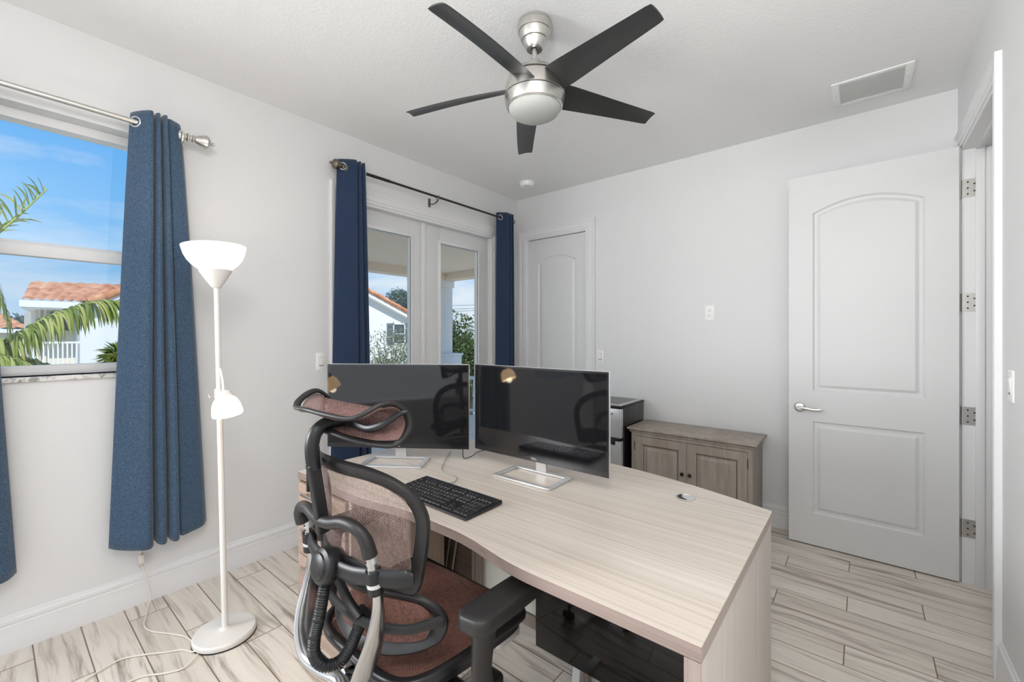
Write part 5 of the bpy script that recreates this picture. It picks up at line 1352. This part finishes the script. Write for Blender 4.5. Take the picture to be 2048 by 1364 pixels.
# gable wall above the eave line, rising to the right
mb.add([(HX, 1.84, 1.98), (HX, 7.6, 1.98), (HX, 7.6, 2.60), (HX, 4.7, 3.62), (HX, 1.84, 2.34), (-27, 1.84, 1.98), (-27, 7.6, 1.98), (-27, 7.6, 2.60), (-27, 4.7, 3.62), (-27, 1.84, 2.34)],
       [[0, 1, 2, 3, 4], [5, 9, 8, 7, 6], [0, 4, 9, 5], [1, 6, 7, 2]])
mb.build('gable_wall', M['stucco_white'], h1, smooth=False)
mb = MB(); mb.box(-26.5, -20.2, 0.95, 1.84, -3.2, 2.28); mb.build('side_wall', M['stucco_cream'], h1, smooth=False)
# low roof over the loggia
mb = MB(); ev = 2.37
tiles(mb, (-18.85, .62, ev), (-18.85, 1.98, ev + .02), (-22.2, 3.4, 3.32), (-22.2, .95, 3.22))
mb.build('tile_roof', M['terra'], h1, angle=60)
mb = MB(); tiles(mb, (-18.7, 1.98, 2.40), (-27.0, 1.98, 2.40), (-27.0, 4.7, 3.84), (-18.7, 4.7, 3.84)); tile_row(mb, (-18.72, 2.0, 2.44), (-18.72, 4.7, 3.88), 0.12); mb.build('tile_roof', M['terra'], h1, angle=60)
mb = MB(); tiles(mb, (-27.0, 7.9, 2.44), (-18.7, 7.9, 2.44), (-18.7, 4.7, 3.84), (-27.0, 4.7, 3.84)); tile_row(mb, (-18.72, 4.72, 3.88), (-18.72, 7.9, 2.50), 0.12); mb.build('tile_roof', M['terra'], h1, angle=60)
mb = MB(); mb.box(-18.86, -18.80, .58, 1.96, 2.22, 2.41); mb.add([(-18.86, .58, 2.2), (-22, .9, 2.2), (-22, 1.84, 2.2), (-18.86, 1.84, 2.2), (-18.86, .58, 2.26), (-22, .9, 2.26), (-22, 1.84, 2.26), (-18.86, 1.84, 2.26)], [[0, 1, 2, 3], [4, 7, 6, 5], [0, 4, 5, 1], [1, 5, 6, 2], [2, 6, 7, 3], [3, 7, 4, 0]])
mb.add([(-18.72, 1.92, 2.16), (-18.72, 4.7, 3.60), (-18.72, 4.7, 3.78), (-18.72, 1.92, 2.36), (-19.0, 1.92, 2.16), (-19.0, 4.7, 3.60), (-19.0, 4.7, 3.78), (-19.0, 1.92, 2.36)], [[0, 1, 2, 3], [4, 7, 6, 5], [0, 4, 5, 1], [1, 5, 6, 2], [2, 6, 7, 3], [3, 7, 4, 0]])
mb.build('fascia', M['fascia'], h1, smooth=False)
MB().box(-20.19, -20.15, 1.28, 1.78, 1.55, 2.15).build('window', M['winglass'], h1)
for y in (1.02, 1.14): MB().box(-20.19, -20.12, y, y + .05, 0.0, 2.2).build('wall_pilaster', M['stucco_cream'], h1)
hr = MB(); hr.box(-19.06, -19.02, .40, 1.84, 1.14, 1.20); hr.box(-19.06, -19.02, .40, 1.84, .12, .18); hr.build('top_rail', M['fascia'], h1)
for k in range(14): MB().box(-19.055, -19.025, .45 + k * .1, .485 + k * .1, .18, 1.14).build('baluster', M['fascia'], h1)
MB().box(-20.2, -19.0, .35, 1.84, -3.2, .10).build('balcony_slab', M['stucco_white'], h1)
h3 = thing('neighbour_house', 'distant cream house with a low tile roof at the left edge of the view', 'house', (-34, .4, -3.2))
MB().box(-40, -33, -6, 1.25, -3.2, 1.7).build('wall', M['stucco_cream'], h3, smooth=False)
mb = MB(); tiles(mb, (-32.7, -6.4, 1.7), (-32.7, 1.5, 1.7), (-36.4, .2, 2.75), (-36.4, -5, 2.75), .35, .5); mb.build('tile_roof', M['terra'], h3, angle=60)
MB().box(-32.85, -32.72, -6.4, 1.5, 1.52, 1.70).build('fascia', M['fascia'], h3)

h2 = thing('neighbour_house', 'white gabled house with shuttered window seen through the left door pane', 'house', (-23, 13.5, -3.2))
mb = MB(); mb.box(-29, -20, 9.6, 15.2, -3.2, 2.3)
mb.add([(-20, 9.6, 2.3), (-20, 15.2, 2.3), (-20, 15.2, 2.32), (-20, 11.0, 4.05), (-20, 9.6, 4.05), (-29, 9.6, 2.3), (-29, 15.2, 2.3), (-29, 15.2, 2.32), (-29, 11.0, 4.05), (-29, 9.6, 4.05)],
       [[0, 1, 2, 3, 4], [5, 9, 8, 7, 6], [0, 4, 9, 5], [3, 2, 7, 8], [4, 3, 8, 9]])
mb.build('wall', M['stucco_white'], h2, smooth=False)
mb = MB(); tiles(mb, (-29.2, 15.7, 2.28), (-19.6, 15.7, 2.28), (-19.6, 11.3, 4.12), (-29.2, 11.3, 4.12)); tile_row(mb, (-19.62, 11.3, 4.16), (-19.62, 15.7, 2.34), 0.11); mb.build('tile_roof', M['terra'], h2, angle=60)
mb = MB(); tiles(mb, (-19.6, 9.2, 3.3), (-29.2, 9.2, 3.3), (-29.2, 11.3, 4.12), (-19.6, 11.3, 4.12)); mb.build('tile_roof', M['terra'], h2, angle=60)
mb = MB(); mb.add([(-19.64, 11.3, 3.86), (-19.64, 15.7, 2.02), (-19.64, 15.7, 2.24), (-19.64, 11.3, 4.08), (-20.0, 11.3, 3.86), (-20.0, 15.7, 2.02), (-20.0, 15.7, 2.24), (-20.0, 11.3, 4.08)], [[0, 1, 2, 3], [4, 7, 6, 5], [0, 4, 5, 1], [1, 5, 6, 2], [2, 6, 7, 3], [3, 7, 4, 0]])
mb.build('fascia', M['fascia'], h2, smooth=False)
w_ = MB().box(-20.0, -19.97, 14.15, 14.85, .95, 2.02, .004).build('window', M['winglass'], h2)
mb = MB(); mb.box(-19.975, -19.95, 14.10, 14.90, 2.0, 2.08); mb.box(-19.975, -19.95, 14.10, 14.90, .90, .96); mb.box(-19.975, -19.95, 14.1, 14.16, .9, 2.05); mb.box(-19.975, -19.95, 14.84, 14.9, .9, 2.05); mb.box(-19.97, -19.955, 14.1, 14.9, 1.46, 1.5); mb.build('window_frame', M['fascia'], w_)
for y in (13.72, 14.92):
    mb = MB(); mb.box(-20.0, -19.94, y, y + .36, .90, 2.05, .004)
    for k in range(16): mb.box(-19.945, -19.925, y + .05, y + .31, .98 + k * .062, 1.01 + k * .062)
    mb.build('shutter', M['shutter'], h2)

# ------------------------------------------------------------------ planting
def leafmat(name, a, b_, c_, tr=0.35):
    m, n, b = mat(name, a, 0.5, 0, 0.4)
    r = n.new('ShaderNodeObjectInfo'); g = n.new('ShaderNodeNewGeometry').outputs['Random Per Island']
    col = n.ramp(g, [(0.0, a), (0.5, b_), (1.0, c_)]); n.link(col, b.inputs['Base Color'])
    tl = n.new('ShaderNodeBsdfTranslucent'); n.link(col, tl.inputs[0]); mx = n.new('ShaderNodeMixShader'); mx.inputs[0].default_value = tr
    n.link(b.outputs[0], mx.inputs[1]); n.link(tl.outputs[0], mx.inputs[2]); n.link(mx.outputs[0], n.t.nodes['Material Output'].inputs[0])
    return m
M['palm_leaf'] = leafmat('palm_leaf', srgb(74, 104, 34), srgb(142, 160, 66), srgb(206, 206, 128))
M['olive_leaf'] = leafmat('olive_leaf', srgb(86, 96, 66), srgb(134, 142, 108), srgb(178, 182, 150))
M['hedge_leaf'] = leafmat('hedge_leaf', srgb(44, 66, 28), srgb(84, 106, 48), srgb(128, 142, 84))
M['far_leaf'] = leafmat('far_leaf', srgb(82, 98, 92), srgb(104, 120, 112), srgb(126, 140, 130), 0.15)
M['bark'] = plain('bark', srgb(112, 98, 84), 0.9, nscale=8, namp=0.3, bump=0.6, bscale=30)
M['stem_green'] = plain('palm_rachis', srgb(150, 168, 84), 0.5)
random.seed(7)
pt_ = thing('palm_tree', 'palm tree with arching feathery fronds outside the left window', 'palm tree', (-6.3, -0.95, -3.2))
mb = MB(); mb.tube(spline([(-6.3, -.95, -3.2), (-6.28, -.93, -1.5), (-6.25, -.90, 0.0), (-6.22, -.88, .95)], 8), [0.13 - 0.0012 * k for k in range(25)], 14); mb.build('trunk', M['bark'], pt_)
def frond(path, ln, droop, up=0.35, n=44, w=0.028, tipk=0.35, skew=0.6, start=0.12, side=(1, -1), both=0.0):
    P = [Vector(p) for p in spline(path, 12)]; Ls = [0.0]
    for i in range(1, len(P)): Ls.append(Ls[-1] + (P[i] - P[i - 1]).length)
    def at(s_):
        s_ = s_ * Ls[-1]; i = 0
        while i < len(P) - 2 and Ls[i + 1] < s_: i += 1
        f = (s_ - Ls[i]) / max(1e-6, Ls[i + 1] - Ls[i]); return P[i].lerp(P[i + 1], f), (P[i + 1] - P[i]).normalized()
    mb = MB(); mb.tube(P, [0.020 * (1 - 0.85 * k / (len(P) - 1)) + 0.002 for k in range(len(P))], 8)
    fr_o = mb.build('frond', M['stem_green'], pt_)
    mb = MB()
    for i in range(n):
        s_ = start + (1 - start) * (i + random.random() * 0.4) / n
        c_, T = at(min(s_, 1)); sd = T.cross(Vector((0, 0, 1)))
        sd = sd.normalized() if sd.length > 1e-3 else Vector((1, 0, 0)); upv = sd.cross(T)
        lk = ln * (0.55 + 0.45 * math.sin(math.pi * min(1, 0.12 + s_ * 0.82))) * (1 - tipk * max(0, s_ - 0.75) * 4 * 0.5)
        for q in side:
            l = lk * random.uniform(0.85, 1.1)
            d = (sd * q * (1 - 0.3 * s_) + T * (skew + random.uniform(-0.35, 0.35)) + upv * up * random.uniform(0.3, 1.5)).normalized()
            pts = []; p = c_.copy(); seg = 7; v = d * (l / seg)
            for k in range(seg + 1):
                pts.append(p.copy()); p = p + v; v = v + Vector((0, 0, -1)) * (droop * l / seg * 0.35) * random.uniform(0.8, 1.2); v = v.normalized() * (l / seg)
            wv = (pts[1] - pts[0]).cross(upv); wv = wv.normalized() if wv.length > 1e-5 else T
            fold = Vector((0, 0, 1)).cross(wv)
            vs = []; 
            for k, a in enumerate(pts):
                e = w * math.sin(math.pi * (0.12 + 0.88 * k / seg)) ** 0.8 if k < seg else 0.001
                vs += [a - wv * e, a + Vector((0, 0, e * 0.5)), a + wv * e]
            mb.add(vs, [[3 * k + j, 3 * k + j + 1, 3 * k + 4 + j, 3 * k + 3 + j] for k in range(seg) for j in (0, 1)])
    mb.build('leaflets', M['palm_leaf'], fr_o, angle=180)
CR = (-6.22, -.88, 1.0)
frond([CR, (-6.1, -.45, 1.22), (-6.0, .07, 1.33), (-6.0, .38, 1.56), (-6.0, .72, 1.72), (-6.0, 1.05, 1.66), (-6.05, 1.35, 1.45)], 0.42, 1.7, n=170, w=0.0125, skew=0.55)
frond([CR, (-5.9, -.45, 1.55), (-5.6, -.08, 2.05), (-5.5, .12, 2.32), (-5.5, .33, 2.66)], 0.42, 0.5, up=0.9, n=46, w=0.014, skew=1.1, tipk=0.8)
frond([CR, (-5.9, -.5, 1.20), (-5.7, -.1, 1.24), (-5.6, .25, 1.10), (-5.6, .55, .72)], 0.44, 2.4, n=130, w=0.013, skew=0.5)
frond([CR, (-6.1, -.6, 1.75), (-5.9, -.2, 2.02), (-5.8, .02, 1.86), (-5.8, .12, 1.45)], 0.40, 3.2, n=60, w=0.013)
frond([CR, (-6.3, -.3, 1.16), (-6.4, .2, 1.16), (-6.4, .6, .90), (-6.4, .9, .50)], 0.48, 2.4, n=130, w=0.013, skew=0.6)
frond([CR, (-6.6, -1.4, 1.9), (-6.9, -2.0, 2.1), (-7.1, -2.6, 1.7)], 0.45, 2.5, n=34)
frond([CR, (-5.6, -1.3, 1.7), (-5.2, -1.8, 1.8), (-4.9, -2.2, 1.4)], 0.45, 2.5, n=34)

def leafcloud(mb, c, rad, n, size, seed=0, shell=0.5, aspect=0.4):
    rnd = random.Random(seed)
    for _ in range(n):
        while True:
            v = Vector((rnd.uniform(-1, 1), rnd.uniform(-1, 1), rnd.uniform(-1, 1)))
            if shell < v.length < 1: break
        p = Vector(c) + Vector((v.x * rad[0], v.y * rad[1], v.z * rad[2]))
        p += Vector(noise.noise_vector(p * 1.7)) * min(rad) * 0.25
        a = Vector((rnd.gauss(0, 1), rnd.gauss(0, 1), rnd.gauss(0, 0.6))).normalized(); b_ = a.cross(Vector((rnd.gauss(0, 1), rnd.gauss(0, 1), rnd.gauss(0, 1)))).normalized()
        s_ = size * rnd.uniform(0.6, 1.3)
        mb.add([p - a * s_, p + b_ * s_ * aspect, p + a * s_, p - b_ * s_ * aspect], [[0, 1, 2, 3]])
t = thing('shrub', 'spiky yellow-green shrub at the foot of the neighbour wall', 'shrub', (-17.6, 2.52, -3.2))
mb = MB(); mb.tube([(-17.6, 2.52, -3.2), (-17.6, 2.52, .3)], .07, 8); mb.build('stem', M['bark'], t)
mb = MB(); rnd = random.Random(3)
for _ in range(420):
    a = rnd.uniform(0, 6.28); e = rnd.uniform(-.5, 1.4); d = Vector((math.cos(a) * math.cos(e), math.sin(a) * math.cos(e), math.sin(e))); c_ = Vector((-17.6, 2.52, .45 + rnd.uniform(0, .45)))
    sd = d.cross(Vector((0, 0, 1))).normalized(); l = rnd.uniform(.35, .62)
    mb.add([c_ - sd * .012, c_ + sd * .012, c_ + d * l * .6 + sd * .014 - Vector((0, 0, .03)), c_ + d * l - Vector((0, 0, .12)), c_ + d * l * .6 - sd * .014 - Vector((0, 0, .03))], [[0, 1, 2, 3, 4]])
mb.build('leaves', M['palm_leaf'], t, angle=180)
# fine-leaved tree in front of the gabled house
t = thing('olive_tree', 'fine-leaved grey-green tree in front of the gabled house', 'tree', (-10.6, 7.4, -3.2))
mb = MB(); mb.tube(spline([(-10.6, 7.4, -3.2), (-10.65, 7.45, -1.2), (-10.6, 7.4, 0.0)], 6), .08, 10)
rnd = random.Random(11); tips = []
for k in range(44):
    a = rnd.uniform(0, 6.28); r = rnd.uniform(.15, 1.15); z = rnd.uniform(.2, 1.75) - .25 * r
    tip_ = Vector((-10.6 + r * math.cos(a), 7.4 + r * math.sin(a), z)); st = Vector((-10.6, 7.4, rnd.uniform(-1.4, 0)))
    md = st.lerp(tip_, .5) + Vector((0, 0, .15)); L_ = spline([st, md, tip_], 6); mb.tube(L_, [.018 * (1 - .8 * i / (len(L_) - 1)) for i in range(len(L_))], 5); tips.append(L_)
mb.build('branches', M['bark'], t, angle=180)
mb = MB()
for L_ in tips:
    for j in range(190):
        p = Vector(L_[rnd.randint(5, len(L_) - 1)]) + Vector((rnd.gauss(0, .11), rnd.gauss(0, .11), rnd.gauss(-.02, .12)))
        a = Vector((rnd.gauss(0, 1), rnd.gauss(0, 1), rnd.gauss(0.5, 1))).normalized(); b_ = a.cross(Vector((rnd.gauss(0, 1), rnd.gauss(0, 1), rnd.gauss(0, 1)))).normalized(); s_ = rnd.uniform(.028, .052)
        mb.add([p - a * s_, p + b_ * s_ * .33, p + a * s_, p - b_ * s_ * .33], [[0, 1, 2, 3]])
mb.build('leaves', M['olive_leaf'], t, angle=180)
def tree(label, c, rad, n, size, material, seed, trunk=.12, blobs=1, cat='tree', grp=None):
    t = thing('leafy_tree', label, cat, (c[0], c[1], -3.2), grp)
    mb = MB(); mb.tube([(c[0], c[1], -3.2), (c[0], c[1], c[2])], [trunk, trunk * .5], 8)
    rnd = random.Random(seed); mb2 = MB()
    for k in range(blobs):
        cc = Vector(c) + (Vector((rnd.uniform(-.6, .6) * rad[0], rnd.uniform(-.6, .6) * rad[1], rnd.uniform(-.5, .6) * rad[2])) if k else Vector((0, 0, 0)))
        r_ = rad if k == 0 else tuple(x * rnd.uniform(.4, .6) for x in rad)
        mb.tube([(c[0], c[1], c[2] - rad[2] * .6), cc], [trunk * .4, trunk * .15], 6)
        leafcloud(mb2, cc, r_, n // blobs, size, seed + k, .35)
    mb.build('trunk', M['bark'], t, angle=180); mb2.build('crown', material, t, angle=180)
tree('dense green tree right of the white balcony column', (-12.9, 13.0, -.2), (1.9, 1.9, 2.3), 16000, .075, M['hedge_leaf'], 21, blobs=8)
tree('taller green tree behind the dense one, at the right edge of the right pane', (-12.4, 17.2, .6), (1.6, 1.6, 2.0), 8000, .08, M['hedge_leaf'], 31, blobs=6)
tree('round hazy tree rising behind the gabled house roof', (-39, 28.6, 4.6), (2.5, 2.7, 2.1), 7000, .13, M['far_leaf'], 41, .25, 7)
tree('small dark tree behind the roof end at the left edge', (-46, 1.6, 1.0), (2.0, 1.3, 1.6), 2500, .13, M['far_leaf'], 51, .2, 4)
for k, (z, lab) in enumerate(((3.50, 'topmost of the three dark power lines right of the column'), (3.20, 'middle one of the three dark power lines right of the column'), (3.02, 'lowest of the three dark power lines right of the column'))):
    c_ = MB().tube([(-34, 19 , z + .55 - k * .05), (-27, 24, z + .35), (-20, 29, z + .55), (-13, 34, z + 1.0)], .014, 5).build('power_line', M['rubber'], org=(-25, 25, 3)); tag(c_, lab, 'power line', 'power lines')
